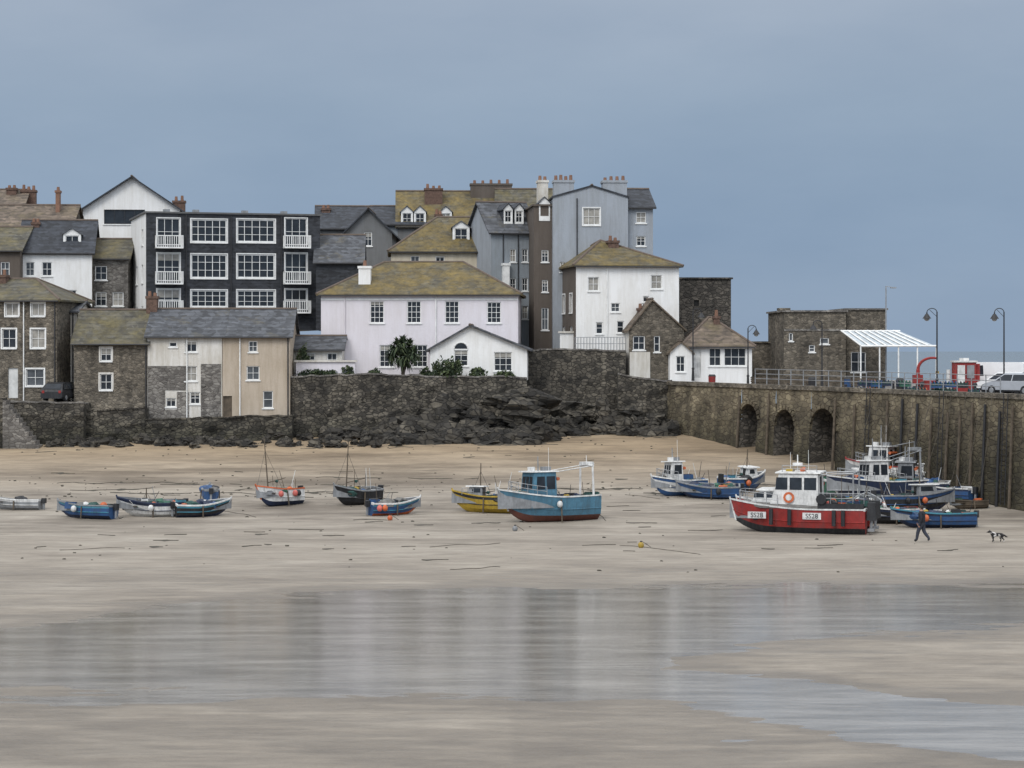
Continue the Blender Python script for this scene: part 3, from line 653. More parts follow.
def car(name,px,d,rz,c,L=4.2,Wd=1.75,Hh=1.45,van=False,z=7.05):
    m=MB(); hw=Wd/2
    if van: pr=[(-L/2,.35),(-L/2,.9),(-L/2+.05,Hh-.1),(-L/2+.2,Hh),(L/2-1.5,Hh),(L/2-1.2,Hh-.06),(L/2-.75,1.15),(L/2-.1,.9),(L/2,.6),(L/2,.35)]
    else: pr=[(-L/2,.35),(-L/2,.75),(-L/2+.08,.92),(-L/2+.5,Hh-.1),(-L/2+.9,Hh),(.35,Hh),(1.15,.93),(L/2-.25,.78),(L/2,.6),(L/2,.35)]
    n=len(pr); pts=[]
    for yy in (-1,1):
        for (x,zz) in pr: t=max(0,(zz-.9)/(Hh-.9)); pts.append((x,yy*(hw-(.04 if van else .22)*t),zz))
    m.add(pts,[list(range(n)),list(range(2*n-1,n-1,-1))]+[[i,n+i,n+(i+1)%n,(i+1)%n] for i in range(n)],c)
    o=.012
    def side(x0,x1,x2,x3,z0,z1):
        for sg in (-1,1):
            f=lambda zz:sg*(hw-(.04 if van else .22)*max(0,(zz-.9)/(Hh-.9))+o); m.poly([(x0,f(z0),z0),(x1,f(z0),z0),(x2,f(z1),z1),(x3,f(z1),z1)],G1)
    if van:
        side(L/2-1.9,L/2-.95,L/2-1.25,L/2-1.85,1.15,Hh-.22); m.poly([(L/2-.73,-hw+.1,1.2),(L/2-.73,hw-.1,1.2),(L/2-1.14,hw-.15,Hh-.12),(L/2-1.14,-hw+.15,Hh-.12)],G1)
    else:
        side(-L/2+.35,-.35,-.35,-L/2+.72,.95,Hh-.1); side(-.27,.98,.38,-.27,.95,Hh-.1)
        m.poly([(1.12,-hw+.22,.98),(1.12,hw-.22,.98),(.42,hw-.3,Hh-.03),(.42,-hw+.3,Hh-.03)],G1); m.poly([(-L/2+.1,-hw+.2,.98),(-L/2+.1,hw-.2,.98),(-L/2+.5,hw-.3,Hh-.1),(-L/2+.5,-hw+.3,Hh-.1)],G1)
    for x in (-L/2+.75,L/2-.8):
        for sg in (-1,1):
            m.cyl((x,sg*(hw-.18),.32),(x,sg*(hw+.015),.32),.32,.32,P['black'],14); m.cyl((x,sg*(hw+.015),.32),(x,sg*(hw+.03),.32),.18,.16,STEEL,10)
    for sg in (-1,1): m.box(L/2-.06,L/2+.012,sg*(hw-.35)-.15,sg*(hw-.35)+.15,.6,.72,WP); m.box(-L/2-.012,-L/2+.05,sg*(hw-.2)-.1,sg*(hw-.2)+.1,.65,.85,P['red'])
    m.box(-L/2-.02,L/2+.02,-hw+.06,hw-.06,.25,.36,P['black'])
    m.obj(name,loc=(X(px,d),d,z),rz=rz)
SIL=plain('car_silver',(.45,.47,.50),.3,.1,.3); CWH=plain('car_white',(.75,.75,.75),.3,.05)
car('parked_van',995,154,2.6,CWH,4.8,1.9,2.1,True); car('parked_car',1016,143.5,2.25,SIL); car('parked_car',1008,150,2.3,CWH); car('parked_car',1034,148,2.1,P['navy']); car('parked_car',1030,157,2.4,CWH); car('parked_car',984,162,2.5,P['grey'])
car('parked_car',63,167.5,1.35,P['black'],z=Z(402,165))
m=MB()
for a,b_ in (((41,180),(41,150)),((41,150),(60,118))):
    av=Vector(a);bv=Vector(b_); t=(bv-av).normalized(); n_=Vector((-t.y,t.x))*.5
    m.slab([(av.x,av.y,7.9),(bv.x,bv.y,7.9),(bv.x+n_.x,bv.y+n_.y,7.9),(av.x+n_.x,av.y+n_.y,7.9)],.9,S_grey)
m.obj('pier_parapet')
m=MB()
for i in range(18):
    px=lerp(575,626,i/17); x=X(px,173); z=Z(350,173); m.cyl((x,173.2,z),(x,173.2,z+1),.03,.03,STEEL,5)
for h_ in (.5,1): m.cyl((X(575,173),173.2,Z(350,173)+h_),(X(626,173),173.2,Z(350,173)+h_),.025,.025,STEEL,5)
m.obj('quay_railing')
# ------------------------------------------------------------ plants
LEAF=plain('foliage_dark',(.035,.055,.025),.8,.5,0,3); LEAF2=plain('foliage_light',(.075,.10,.04),.8,.4,0,3)
def bush(name,px,d,pyb,w,h,n=900,dep=None):
    m=MB(); zb=Z(pyb,d); dep=dep or w*.6
    for i in range(n):
        while True:
            v=Vector((random.uniform(-1,1),random.uniform(-1,1),random.uniform(0,1)))
            r=math.sqrt(v.x**2+v.y**2+v.z**2); lim=.78+.45*noise.noise(v*2.6+Vector((px,0,0)))
            if lim*.55<r<lim: break
        c=Vector((v.x*w/2,v.y*dep/2,v.z*h)); s=random.uniform(.07,.16); q=Vector((random.gauss(0,1),random.gauss(0,1),random.gauss(0,1))).normalized(); t=q.orthogonal().normalized(); u=q.cross(t)
        m.poly([c-t*s,c+u*s*.5,c+t*s,c-u*s*.5],LEAF if noise.noise(v*3+Vector((0,px,0)))<.08 else LEAF2)
    m.cyl((0,0,-.2),(0,0,h*.6),.08,.03,WOOD,6)
    m.obj(name,loc=(X(px,d),d,zb))
bush('shrub',448,169.6,377,3.0,1.7,1700); bush('shrub',347,169.9,376,1.4,1.0,500); bush('shrub',478,169.9,377,1.5,.9,500); bush('shrub',304,171,374,1.6,2.8,800)
bush('hedge',322,169.6,377,4.5,.7,900,1.0); bush('shrub',426,170,377,1.2,.8,400); bush('ivy_hedge',505,170,378,2.0,.7,500,1); bush('shrub',375,170,377,1.6,.7,500)
m=MB(); random.seed(3)
heads=[((0,0,0),(-.15,0,1.1),(-.8,.1,1.8)),((0,0,0),(.1,0,1.3),(.0,0,2.5)),((0,0,0),(.2,0,1.1),(.8,-.1,1.75)),((0,0,0),(.1,0,1.2),(.45,.4,2.3)),((0,0,0),(-.1,0,1.2),(-.4,-.3,2.35)),((0,0,0),(-.1,0,1.0),(-.15,-.5,1.5)),((0,0,0),(.1,0,1.0),(.3,-.4,1.3))]
for a,b_,c_ in heads:
    m.cyl(a,b_,.12,.08,WOOD,7); m.cyl(b_,c_,.08,.06,WOOD,7); c_=Vector(c_)
    for i in range(130):
        th=random.uniform(0,6.28); el=random.uniform(-1.1,1.4); L=random.uniform(.7,1.15); dr=Vector((math.cos(th)*math.cos(el),math.sin(th)*math.cos(el),math.sin(el)))
        sd=dr.cross(Vector((0,0,1))).normalized()*.05; p1=c_+dr*L*.55; p2=c_+dr*L-Vector((0,0,.28*L)); mt=LEAF if random.random()<.75 else LEAF2
        m.add([c_-sd,c_+sd,p1+sd*1.2,p1-sd*1.2,p2],[[0,1,2,3],[3,2,4]],mt)
m.obj('cordyline_palm_tree',loc=(X(403,170.5),170.5,Z(376,170.5)))
# ------------------------------------------------------------ boats
random.seed(11)
def hull(m,L,B,D,bot,top,stripe,gun,tw=.8,rake=.5,nst=18,deckf=.6,sheer=.4):
    secs=[]
    SEC=[(0,0),(.5,.05),(.86,.26),(.95,.5),(.985,.8),(1,1)]
    for i in range(nst+1):
        t=i/nst
        if t<.45: hb=B/2*lerp(tw,1,math.sin(t/.45*math.pi/2))
        else: hb=B/2*(1-((t-.45)/.55)**2.4)
        hb=max(hb,.02); sz=D*(1+sheer*max(0,(t-.35)/.65)**2+.06*(1-t)); kz=D*.5*max(0,(t-.72)/.28)**2.2
        r=[]
        v=max(0,(t-.4)/.6)
        for (bf,zf) in SEC:
            b2=lerp(bf,zf**.75 if zf>0 else 0,v*.85); r.append((-L/2+t*L+rake*zf*t**5,hb*b2,lerp(kz,sz,zf)))
        secs.append(r)
    rowm=[bot,bot,top,top,stripe]
    for sg in (1,-1):
        for i in range(nst):
            for j in range(5):
                q=[secs[i][j],secs[i+1][j],secs[i+1][j+1],secs[i][j+1]]; m.poly([(p[0],sg*p[1],p[2]) for p in (q if sg<0 else q[::-1])],rowm[j])
            a,b_=secs[i][5],secs[i+1][5]; w_=.09
            ai=(a[0],max(0,a[1]-w_),a[2]); bi=(b_[0],max(0,b_[1]-w_),b_[2])
            o=.03
            m.add([(a[0],sg*(a[1]+o),a[2]-.04),(b_[0],sg*(b_[1]+o),b_[2]-.04),(b_[0],sg*(b_[1]+o),b_[2]+.04),(a[0],sg*(a[1]+o),a[2]+.04),(ai[0],sg*ai[1],a[2]+.04),(bi[0],sg*bi[1],b_[2]+.04)],[[0,1,2,3],[3,2,5,4]],gun)
            c1,c2=secs[i][3],secs[i+1][3]; m.add([(c1[0],sg*(c1[1]+.0),c1[2]-.03),(c2[0],sg*c2[1],c2[2]-.03),(c2[0],sg*(c2[1]+.035),c2[2]),(c1[0],sg*(c1[1]+.035),c1[2]),(c1[0],sg*c1[1],c1[2]+.03),(c2[0],sg*c2[1],c2[2]+.03)],[[0,1,2,3],[3,2,5,4]],stripe)
            dz0=D*deckf; m.poly([(a[0],sg*ai[1],a[2]+.04),(b_[0],sg*bi[1],b_[2]+.04),(b_[0],sg*bi[1]*.96,dz0),(a[0],sg*ai[1]*.96,dz0)],P['grey'])
    for i in range(nst):
        a,b_=secs[i][5],secs[i+1][5]; wa=max(0,a[1]-.09)*.96; wb=max(0,b_[1]-.09)*.96; m.poly([(a[0],-wa,D*deckf),(b_[0],-wb,D*deckf),(b_[0],wb,D*deckf),(a[0],wa,D*deckf)],P['deck'])
    s0=secs[0]; m.poly([(p[0],p[1],p[2]) for p in s0]+[(p[0],-p[1],p[2]) for p in s0[::-1]][:-1],top)
    k0=s0[5]; m.box(k0[0]-.02,k0[0]+.08,-k0[1],k0[1],k0[2]-.08,k0[2]+.05,gun)
    m.cyl((secs[-1][0][0],0,secs[-1][0][2]),(secs[-1][5][0],0,secs[-1][5][2]+.12),.05,.05,gun,6)
    return secs
def clutter(m,x0,x1,hw,z,n,big=1):
    cs=[P['orange'],P['blue'],P['white'],P['navy'],P['green'],P['black'],P['grey'],P['net'],P['net'],P['yellow'],P['cyan'],P['red'],P['wood'],P['black'],P['grey'],P['black'],P['deck'],P['white']]
    for i in range(n):
        x=random.uniform(x0,x1); y=random.uniform(-hw,hw); c=random.choice(cs); r=random.random(); s=random.uniform(.6,1.15)*big
        if r<.33: a=random.uniform(.18,.4)*s; b_=random.uniform(.12,.28)*s; h_=random.uniform(.12,.45)*s; m.box(x-a,x+a,y-b_,y+b_,z,z+h_,c,.02); m.box(x-a*.8,x+a*.8,y-b_*.7,y+b_*.7,z+h_,z+h_+.03,P['black'])
        elif r<.41: m.sph((x,y,z+.2*s),.2*s,random.choice([P['orange'],P['pink'],P['white'],P['yellow']]),8,6)
        elif r<.66: m.sph((x,y,z+.15),.4*s,random.choice([P['net'],P['black'],P['green'],P['navy'],P['deck'],P['blue']]),10,7,.65,.2)
        elif r<.9: m.cyl((x,y,z),(x+random.uniform(-.5,.5),y+random.uniform(-.2,.2),z+random.uniform(.5,1.7)*s),.022,.015,random.choice([P['grey'],P['wood'],P['white'],P['black'],P['wood']]),5)
        else: 
            for q in range(3): m.cyl((x,y,z+.1+q*.07),(x,y,z+.16+q*.07),.25*s,.25*s,random.choice([P['blue'],P['orange'],P['net']]),9)
def house(m,x0,x1,hw,z0,h,wall,roof,rk=.25):
    z1=z0+h; pts=[(x0,-hw,z0),(x1,-hw,z0),(x1,hw,z0),(x0,hw,z0),(x0+.05,-hw*.93,z1),(x1-rk,-hw*.93,z1),(x1-rk,hw*.93,z1),(x0+.05,hw*.93,z1)]
    m.add(pts,[[4,5,6,7],[0,1,5,4],[1,2,6,5],[2,3,7,6],[3,0,4,7]],wall)
    m.box(x0-.12,x1-rk+.22,-hw*.93-.1,hw*.93+.1,z1,z1+.07,roof,.02)
    a,b_=z0+h*.52,z0+h*.88
    def y_(z): return hw*(1-.07*(z-z0)/h)+.012
    def xf(z): return x1-rk*(z-z0)/h+.012
    n=max(1,int((x1-x0)/.7))
    for sg in (-1,1):
        for i in range(n):
            p=lerp(x0+.12,x1-.22,i/n); q=lerp(x0+.12,x1-.22,(i+1)/n)-.12
            m.poly([(p,sg*y_(a),a),(q,sg*y_(a),a),(q-(.06 if i==n-1 else 0),sg*y_(b_),b_),(p,sg*y_(b_),b_)],G1)
    for i in range(3):
        p=lerp(-hw*.88,hw*.88,i/3)+.03; q=lerp(-hw*.88,hw*.88,(i+1)/3)-.03; m.poly([(xf(a),p,a),(xf(a),q,a),(xf(b_),q*.95,b_),(xf(b_),p*.95,b_)],G1)
    m.poly([(x0-.01,-hw*.3,z0+.1),(x0-.01,hw*.3,z0+.1),(x0+.03,hw*.3,z0+h*.9),(x0+.03,-hw*.3,z0+h*.9)],P['black'])
def rail(m,pts,h,c=STEEL):
    pr=None
    for p in pts:
        m.cyl(p,(p[0],p[1],p[2]+h),.02,.02,c,5)
        if pr: 
            for hh in (h,h*.5): m.cyl((pr[0],pr[1],pr[2]+hh),(p[0],p[1],p[2]+hh),.018,.018,c,5)
        pr=p
def mast(m,x,z,h,c=None,stay=True):
    c=c or WOOD; m.cyl((x,0,z),(x,0,z+h),.05,.03,c,6)
    if stay:
        m.cyl((x,0,z+h*.8),(x+h*.3,0,z+.1),.01,.01,P['black'],4); m.cyl((x,0,z+h*.8),(x-h*.35,0,z+.2),.01,.01,P['black'],4)
        m.cyl((x,0,z+h*.25),(x-h*.4,0,z+h*.32),.03,.025,c,5); m.sph((x-h*.2,0,z+h*.27),.12,P['net'],8,5,.8,.2)
def text(par,s,loc,size,rot,mat):
    cu=bpy.data.curves.new('registration_letters','FONT'); cu.body=s; cu.size=size; cu.extrude=.004; cu.align_x='CENTER'; cu.materials.append(mat)
    o=bpy.data.objects.new('registration_letters',cu); scene.collection.objects.link(o); o.parent=par; o.location=loc; o.rotation_euler=rot
def boat(name,px,py,L,B,D,hd,cols,roll=0,kind='open',mst=0,clut=6,**k):
    d=DD(py); x=X(px,d); d+=B*.35; z=gh(x,d)
    e=empty(name,(x,d,z-.05),math.radians(hd),math.radians(roll),0)
    bot,top,stripe,gun=[P[c] for c in cols]
    m=MB(); hull(m,L,B,D,bot,top,stripe,gun,rake=k.get('rake',.12*L),tw=k.get('tw',.78)); m.obj('hull',e)
    m=MB(); dz=D*.6
    if kind=='open':
        for f in (-.25,.08,.3): m.box(L*f-.12,L*f+.12,-B*.40,B*.40,D*.82,D*.86,P['wood'])
        if clut: clutter(m,-L*.42,L*.34,B*.28,D*.75,int(clut*1.6))
        m.box(-L/2-.28,-L/2-.05,-.14,.14,D*.75,D*1.25,P['black']); m.box(-L/2-.22,-L/2-.12,-.06,.06,D*.1,D*.75,P['grey'])
    if kind=='cuddy':
        house(m,L*.05,L*.33,B*.30,D*.9,k.get('ch',.75),P[k.get('cab','white')],P[k.get('croof','white')],.2)
        clutter(m,-L*.44,0,B*.3,D*.75,int(clut*1.6)); rail(m,[(L*q,B*.3,D*1.12) for q in (.2,.3,.4)],.4)
        m.box(-L/2-.28,-L/2-.05,-.14,.14,D*.75,D*1.35,P['black'])
    if kind=='wheel':
        c0,c1=k.get('cx',(.02,.3)); house(m,L*c0,L*c1,B*.32,dz,k.get('ch',1.9),P[k.get('cab','white')],P[k.get('croof','white')],.2)
        clutter(m,-L*.45,L*(c0-.04),B*.33,D*.8,int(clut*1.7),1.15); clutter(m,L*(c1+.03),L*.38,B*.15,D*1.05,4)
        zr=dz+k.get('ch',1.9); mast(m,L*(c0+c1)/2,zr,mst or 1.5,P['grey'],False); m.box(L*c0+.1,L*c0+.6,-.2,.2,zr+.07,zr+.3,P['grey']); m.cyl((L*c0+.3,.3,zr),(L*c0+.3,.3,zr+1.4),.012,.01,WP,4); m.cyl((L*c1-.4,0,zr+.05),(L*c1-.4,0,zr+.3),.22,.22,P['white'],10); m.cyl((L*c0-.1,-B*.3,zr-.4),(L*c0-.1,B*.3,zr-.4),.1,.1,P['orange'],7)
        if k.get('gantry'):
            gx2=-L*.42; gh2=k['gantry']; c=P[k.get('gcol','white')]
            for yy in (-B*.34,B*.34): m.cyl((gx2,yy,D*.9),(gx2,yy*.9,dz+gh2),.07,.06,c,7)
            m.cyl((gx2,-B*.34,dz+gh2),(gx2,B*.34,dz+gh2),.07,.07,c,7); m.box(gx2-.25,gx2+.25,-B*.18,B*.18,dz+gh2+.02,dz+gh2+.22,c); m.cyl((gx2,0,dz+gh2),(gx2-.5,0,dz+gh2+.1),.05,.05,c,6); m.cyl((gx2,0,dz+gh2),(gx2,0,dz+gh2+.6),.02,.02,c,5)
            m.cyl((gx2,B*.3,dz+gh2),(L*c0,B*.28,zr),.03,.03,c,5); m.cyl((gx2,-B*.3,dz+gh2),(L*c0,-B*.28,zr),.03,.03,c,5)
        for sg in (-1,1): rail(m,[(L*q,sg*B*.45*(1-max(0,(q-.1)/.4)**2.2),D*(1.03+.35*max(0,(q+.15)/.65)**2)) for q in (.15,.25,.34,.42,.48)],.5)
    elif mst: mast(m,L*k.get('mx',.12),dz,mst)
    for q in range(k.get('buoys',0)):
        t=random.uniform(-.4,.3); sg=random.choice([-1,1]); m.sph((L*t,sg*(B*.5+.08),D*.75),.17,random.choice([P['orange'],P['pink'],P['black'],P['white']]),9,7,1.15)
    if m.f: m.obj('fittings',e)
    m=MB()
    for sg in (-1,1): m.cyl((0,sg*B*.51,D*.95),(0,sg*B*.53,.0),.045,.045,P['wood'],6)
    m.obj('beaching_legs',e)
    return e
boat('rowing_boat',16,511,3.0,1.3,.6,170,('grey','grey','white','white'),4,clut=1)
boat('fishing_boat',86,520,3.4,1.5,.75,160,('navy','blue','cyan','grey'),5,clut=12,buoys=2)
boat('fishing_boat',152,518,3.5,1.7,.85,187,('white','white','navy','navy'),-4,clut=13,buoys=1,mst=1.2)
boat('fishing_boat',199,518,3.0,1.5,.75,20,('navy','black','cyan','white'),5,clut=14,buoys=1)
boat('fishing_boat',209,502,2.2,1.1,.7,100,('navy','blue','blue','grey'),3,clut=7)
boat('sailing_lugger',280,507,3.0,1.5,.95,225,('navy','white','white','orange'),7,clut=12,buoys=3,mst=3.6,mx=.3)
boat('sailing_lugger',357,506,2.9,1.6,.95,215,('black','black','black','grey'),-5,clut=15,buoys=2,mst=3.4,mx=.3)
boat('fishing_boat',392,516,2.9,1.5,.75,25,('orange','blue','cyan','white'),4,clut=15,buoys=4)
boat('fishing_boat',487,514,3.6,1.7,.95,165,('yellow','yellow','black','yellow'),3,clut=18,buoys=1,kind='cuddy',cab='grey',ch=.7,mst=2.4)
boat('trawler',552,523,5.6,2.4,1.4,207,('rust','lblue','lblue','white'),2,kind='wheel',cab='lblue',croof='white',ch=2.05,cx=(.0,.30),gantry=2.35,clut=22,buoys=3,mst=.9)
boat('fishing_boat',681,497,3.4,1.6,.95,205,('blue','white','blue','white'),3,kind='wheel',cab='white',ch=1.6,cx=(.0,.30),clut=9,mst=.9)
boat('fishing_boat',712,500,3.6,1.6,.8,175,('navy','blue','blue','grey'),-6,clut=16,buoys=2)
boat('fishing_boat',742,493,3.2,1.5,.9,35,('navy','blue','blue','white'),4,kind='cuddy',clut=12,buoys=2,mst=2.2)
boat('fishing_boat',895,487,5.4,2.2,1.2,150,('rust','white','white','red'),2,kind='wheel',cab='white',ch=1.8,clut=18,mst=1.4,gantry=2.3,gcol='grey')
boat('fishing_boat',882,503,6.0,2.3,1.2,200,('navy','navy','navy','white'),2,kind='wheel',cab='white',ch=1.8,clut=24,mst=1.4,gantry=2.4,gcol='grey',cx=(-.05,.2))
boat('fishing_boat',914,514,4.6,2.0,1.0,15,('navy','black','blue','grey'),-3,kind='cuddy',clut=26,buoys=4,mst=2.4,cab='grey')
boat('fishing_boat',939,529,4.2,1.9,.8,183,('navy','blue','navy','cyan'),3,clut=28,buoys=3)
boat('fishing_boat',868,520,4.0,1.8,1.0,80,('black','navy','navy','grey'),0,clut=24,buoys=3,mst=1.5)
boat('fishing_boat',893,525,3.6,1.7,.8,190,('black','black','navy','white'),3,clut=22,buoys=2)
boat('fishing_boat',950,503,3.4,1.6,.8,140,('black','blue','navy','white'),4,clut=18,buoys=2)
boat('fishing_boat',918,500,4.2,1.8,1.0,165,('black','black','navy','white'),-2,kind='wheel',ch=1.7,clut=16,mst=1.0,cab='grey',croof='grey')
boat('fishing_boat',854,497,4.0,1.8,1.0,10,('navy','green','black','white'),3,kind='cuddy',clut=16,mst=1.8)
boat('fishing_boat',940,491,4.0,1.8,1.0,175,('navy','blue','white','white'),3,kind='cuddy',clut=16,mst=2.0)
boat('rowing_boat',971,510,2.2,1.2,.45,200,('wood','wood','wood','wood'),8,clut=2)
d=DD(534); x=X(806,d); z=gh(x,d); d+=1.2; L,B,D=7.1,3.0,1.42
e=empty('catamaran_fishing_boat',(x,d,z-.04),math.radians(164),0,0)
m=MB()
for sg in (-1,1):
    T=MB(); hull(T,L,1.15,D*.92,P['black'],P['red'],P['red'],P['white'],tw=.95,rake=.35,sheer=.4)
    T.v=[(a[0],a[1]+sg*.95,a[2]) for a in T.v]
    o=len(m.v); m.v+=T.v
    for f,mi in zip(T.f,T.m): m.f.append([o+a for a in f]); m.m.append(m.mi(T.mats[mi]))
m.box(-L/2+.1,L*.36,-1.2,1.2,D*.5,D*.93,P['black']); m.slab([(-L/2+.05,-1.45,D*.99),(L*.3,-1.45,D*1.05),(L*.46,-.9,D*1.22),(L*.46,.9,D*1.22),(L*.3,1.45,D*1.05),(-L/2+.05,1.45,D*.99)],.1,P['deck'])
m.obj('hull',e)
m=MB()
house(m,-1.0,1.7,1.15,D,1.85,P['white'],P['white'],.55); house(m,1.2,2.9,1.0,D*1.06,.8,P['white'],P['white'],.7)
for sg in (-1,1):
    m.box(-3.5,-1.0,sg*1.46-.03,sg*1.46+.03,D,D+.28,P['black'])
    rail(m,[(q,sg*(1.36 if q<2 else 1.36-(q-2)*.3),D*(1.0+max(0,q)*.055)) for q in (1.2,1.8,2.4,2.9,3.35)],.6)
    rail(m,[(q,sg*1.46,D+.28) for q in (-3.5,-2.9,-2.3,-1.7,-1.1)],.55)
rail(m,[(3.35,-.87,D*1.2),(3.45,0,D*1.2),(3.35,.87,D*1.2)],.6)
zr=D+1.92
m.cyl((.3,0,zr),(.3,0,zr+.9),.04,.03,WP,6); m.cyl((.3,0,zr+.3),(.3,.0,zr+.45),.28,.28,WP,12); m.cyl((-.4,.7,zr),(-.4,.7,zr+1.2),.015,.01,WP,4); m.cyl((.8,-.7,zr),(.8,-.7,zr+1.0),.015,.01,WP,4); m.box(.5,.9,-.3,.3,zr,zr+.15,P['yellow']); m.cyl((0,-.4,zr+.1),(0,.4,zr+.1),.12,.12,P['orange'],8)
rail(m,[(-.9,1.0,zr),(-.3,1.0,zr),(.4,1.0,zr),(1.0,.95,zr)],.35)
for yy in (-1.3,1.3): m.cyl((-2.9,yy,D),(-2.9,yy,D+1.9),.05,.05,STEEL,7)
m.cyl((-2.9,-1.3,D+1.9),(-2.9,1.3,D+1.9),.05,.05,STEEL,7); m.cyl((-2.9,1.3,D+1.9),(-1,1.0,D+1.8),.035,.035,STEEL,6); m.cyl((-2.9,-1.3,D+1.9),(-1,-1.0,D+1.8),.035,.035,STEEL,6)
clutter(m,-3.4,-1.1,1.25,D+.1,56,1.15); m.cyl((-1.2,1.35,D+.5),(-1.2,1.6,D+.5),.28,.28,P['black'],10); m.cyl((0.6,1.2,D+.55),(.6,1.25,D+.55),.3,.3,P['orange'],12); m.cyl((0.6,1.25,D+.55),(.6,1.262,D+.55),.17,.17,P['white'],12)
for yy in (-.95,.95): m.box(-4.1,-3.6,yy-.25,yy+.25,.8,1.75,P['black'],.05); m.cyl((-3.85,yy,.9),(-3.8,yy,.25),.1,.07,P['grey'],7); m.box(-4.0,-3.65,yy-.2,yy+.2,.2,.35,P['grey'])
for q in (-2.4,-1.9,.5,1.5): m.cyl((q,1.66,D*.95),(q,1.70,D*.35),.11,.11,P['black'],8)
m.obj('wheelhouse_and_deck_gear',e)
for xx in (2.3,-.7):
    m=MB(); yb=1.535 if xx<2 else 1.50; m.box(xx-.5,xx+.5,yb,yb+.02,D*.58,D*.58+.36,P['white']); m.obj('registration_plate',e); text(e,'SS28',(xx,yb+.03,D*.58+.06),.36,(math.pi/2,0,math.pi),P['black'])
# ------------------------------------------------------------ beach debris
random.seed(21)
WEED=plain('seaweed',(.06,.052,.037),.85,.6,0,4)
m=MB()
def strip(m,x,y,L,w,mat,hh=.03,ang=0):
    n=max(5,int(L/.22)); a=[];b_=[]
    sd=random.random()*99
    for i in range(n+1):
        t=i/n; px=x+(t-.5)*L*math.cos(ang); py=y+(t-.5)*L*math.sin(ang)+.9*noise.noise(Vector((t*L*.6,sd,0)))
        wn_=noise.noise(Vector((t*L*2.3,sd,4))); ww=max(.004,w*(wn_*2.4+.35))*math.sin(math.pi*(.06+.88*t)); a.append((px,py-ww,gh(px,py-ww)+.008)); b_.append((px,py+ww,gh(px,py+ww)+.008))
    for i in range(n):
        ma=Vector(a[i]).lerp(Vector(b_[i]),.5)+Vector((0,0,hh)); mb_=Vector(a[i+1]).lerp(Vector(b_[i+1]),.5)+Vector((0,0,hh))
        m.poly([a[i],a[i+1],mb_,ma],mat); m.poly([ma,mb_,b_[i+1],b_[i]],mat)
for i in range(95):
    py=random.choice([random.gauss(548,7),random.gauss(485,8),random.gauss(495,10),random.gauss(452,7),random.gauss(530,14),random.gauss(440,4)]); px=random.uniform(0,960)
    if py<433 or py>575: continue
    d=DD(py); strip(m,X(px,d),d,random.uniform(.4,2.0),random.uniform(.08,.4),WEED,.03,random.gauss(0,.15))
for i in range(18):
    py=random.choice([441,446,436,484,490,494,479]); d=DD(py); px=random.uniform(40,640); strip(m,X(px,d),d,random.uniform(3,8),random.uniform(.15,.45),WEED,.03,random.gauss(0,.06))
for i in range(460):
    py=random.choice([random.gauss(515,28),random.gauss(445,7),random.gauss(488,6)])
    if 432<py<590:
        d=DD(py); x=X(random.uniform(-10,1020 if py>500 else 680),d); r=random.uniform(.03,.11); m.sph((x,d,gh(x,d)),r,WEED,6,4,.6,.3)
m.obj('seaweed_and_debris')
m=MB()
for (x0,y0,x1,y1) in ((60,551,125,549),(430,548,500,544),(620,547,700,555),(596,512,606,522),(450,570,500,568),(222,512,256,518),(660,500,625,495)):
    pr=None; n=22; a=(X(x0,DD(y0)),DD(y0)); b_=(X(x1,DD(y1)),DD(y1)); sd=random.random()*50
    for i in range(n+1):
        t=i/n; x=lerp(a[0],b_[0],t); y=lerp(a[1],b_[1],t)+1.2*noise.noise(Vector((t*2.2,sd,0))); p=(x,y,gh(x,y)+.012)
        if pr: m.cyl(pr,p,.02,.02,ROPE,5)
        pr=p
m.obj('ground_ropes')
for px,py,c in ((641,549,'yellow'),(376,514,'pink'),(390,521,'orange'),(515,532,'grey')):
    d=DD(py); x=X(px,d); m=MB(); m.sph((0,0,.13),.15,P[c],10,8,1.1); m.cyl((0,0,.27),(0,0,.35),.05,.04,P['black'],6); m.cyl((.05,0,.33),(.5,.1,.02),.015,.015,ROPE,4); m.obj('mooring_buoy',loc=(x,d,gh(x,d)))
# ------------------------------------------------------------ person
def skin(name,verts,edges,radii,mat,parent,sub=2,root=0):
    me=bpy.data.meshes.new(name); me.from_pydata(verts,edges,[]); o=bpy.data.objects.new(name,me); scene.collection.objects.link(o); o.parent=parent
    md=o.modifiers.new('s','SKIN'); md.use_smooth_shade=True
    for i,r in enumerate(radii):
        q=me.skin_vertices[0].data[i]; q.radius=(r,r) if not isinstance(r,tuple) else r; q.use_root=(i==root)
    sb=o.modifiers.new('b','SUBSURF'); sb.levels=sub; sb.render_levels=sub
    me.materials.append(mat); return o
k=N('person_clothing',.85); tc=k.n('ShaderNodeTexCoord'); sp=k.n('ShaderNodeSeparateXYZ'); k.l(tc.outputs['Object'],sp.inputs[0])
mr=k.n('ShaderNodeMapRange'); mr.inputs[1].default_value=0; mr.inputs[2].default_value=2; k.l(sp.outputs[2],mr.inputs[0])
r_=k.ramp(mr.outputs[0],[(0,(.02,.02,.02)),(.05,(.03,.035,.05)),(.47,(.012,.014,.02)),(.765,(.35,.2,.15))])
for n_ in k.nt.nodes:
    if n_.type=='VALTORGB': n_.color_ramp.interpolation='CONSTANT'
k.col(r_)
SKN=plain('skin_tone',(.38,.22,.16),.6,.1); HAIR=plain('hair_dark',(.03,.02,.015),.8)
d=DD(543); x=X(922,d); pe=empty('walking_person',(x,d,gh(x,d)+.01),math.radians(150)); pe.scale=(1.05,1.05,1.05)
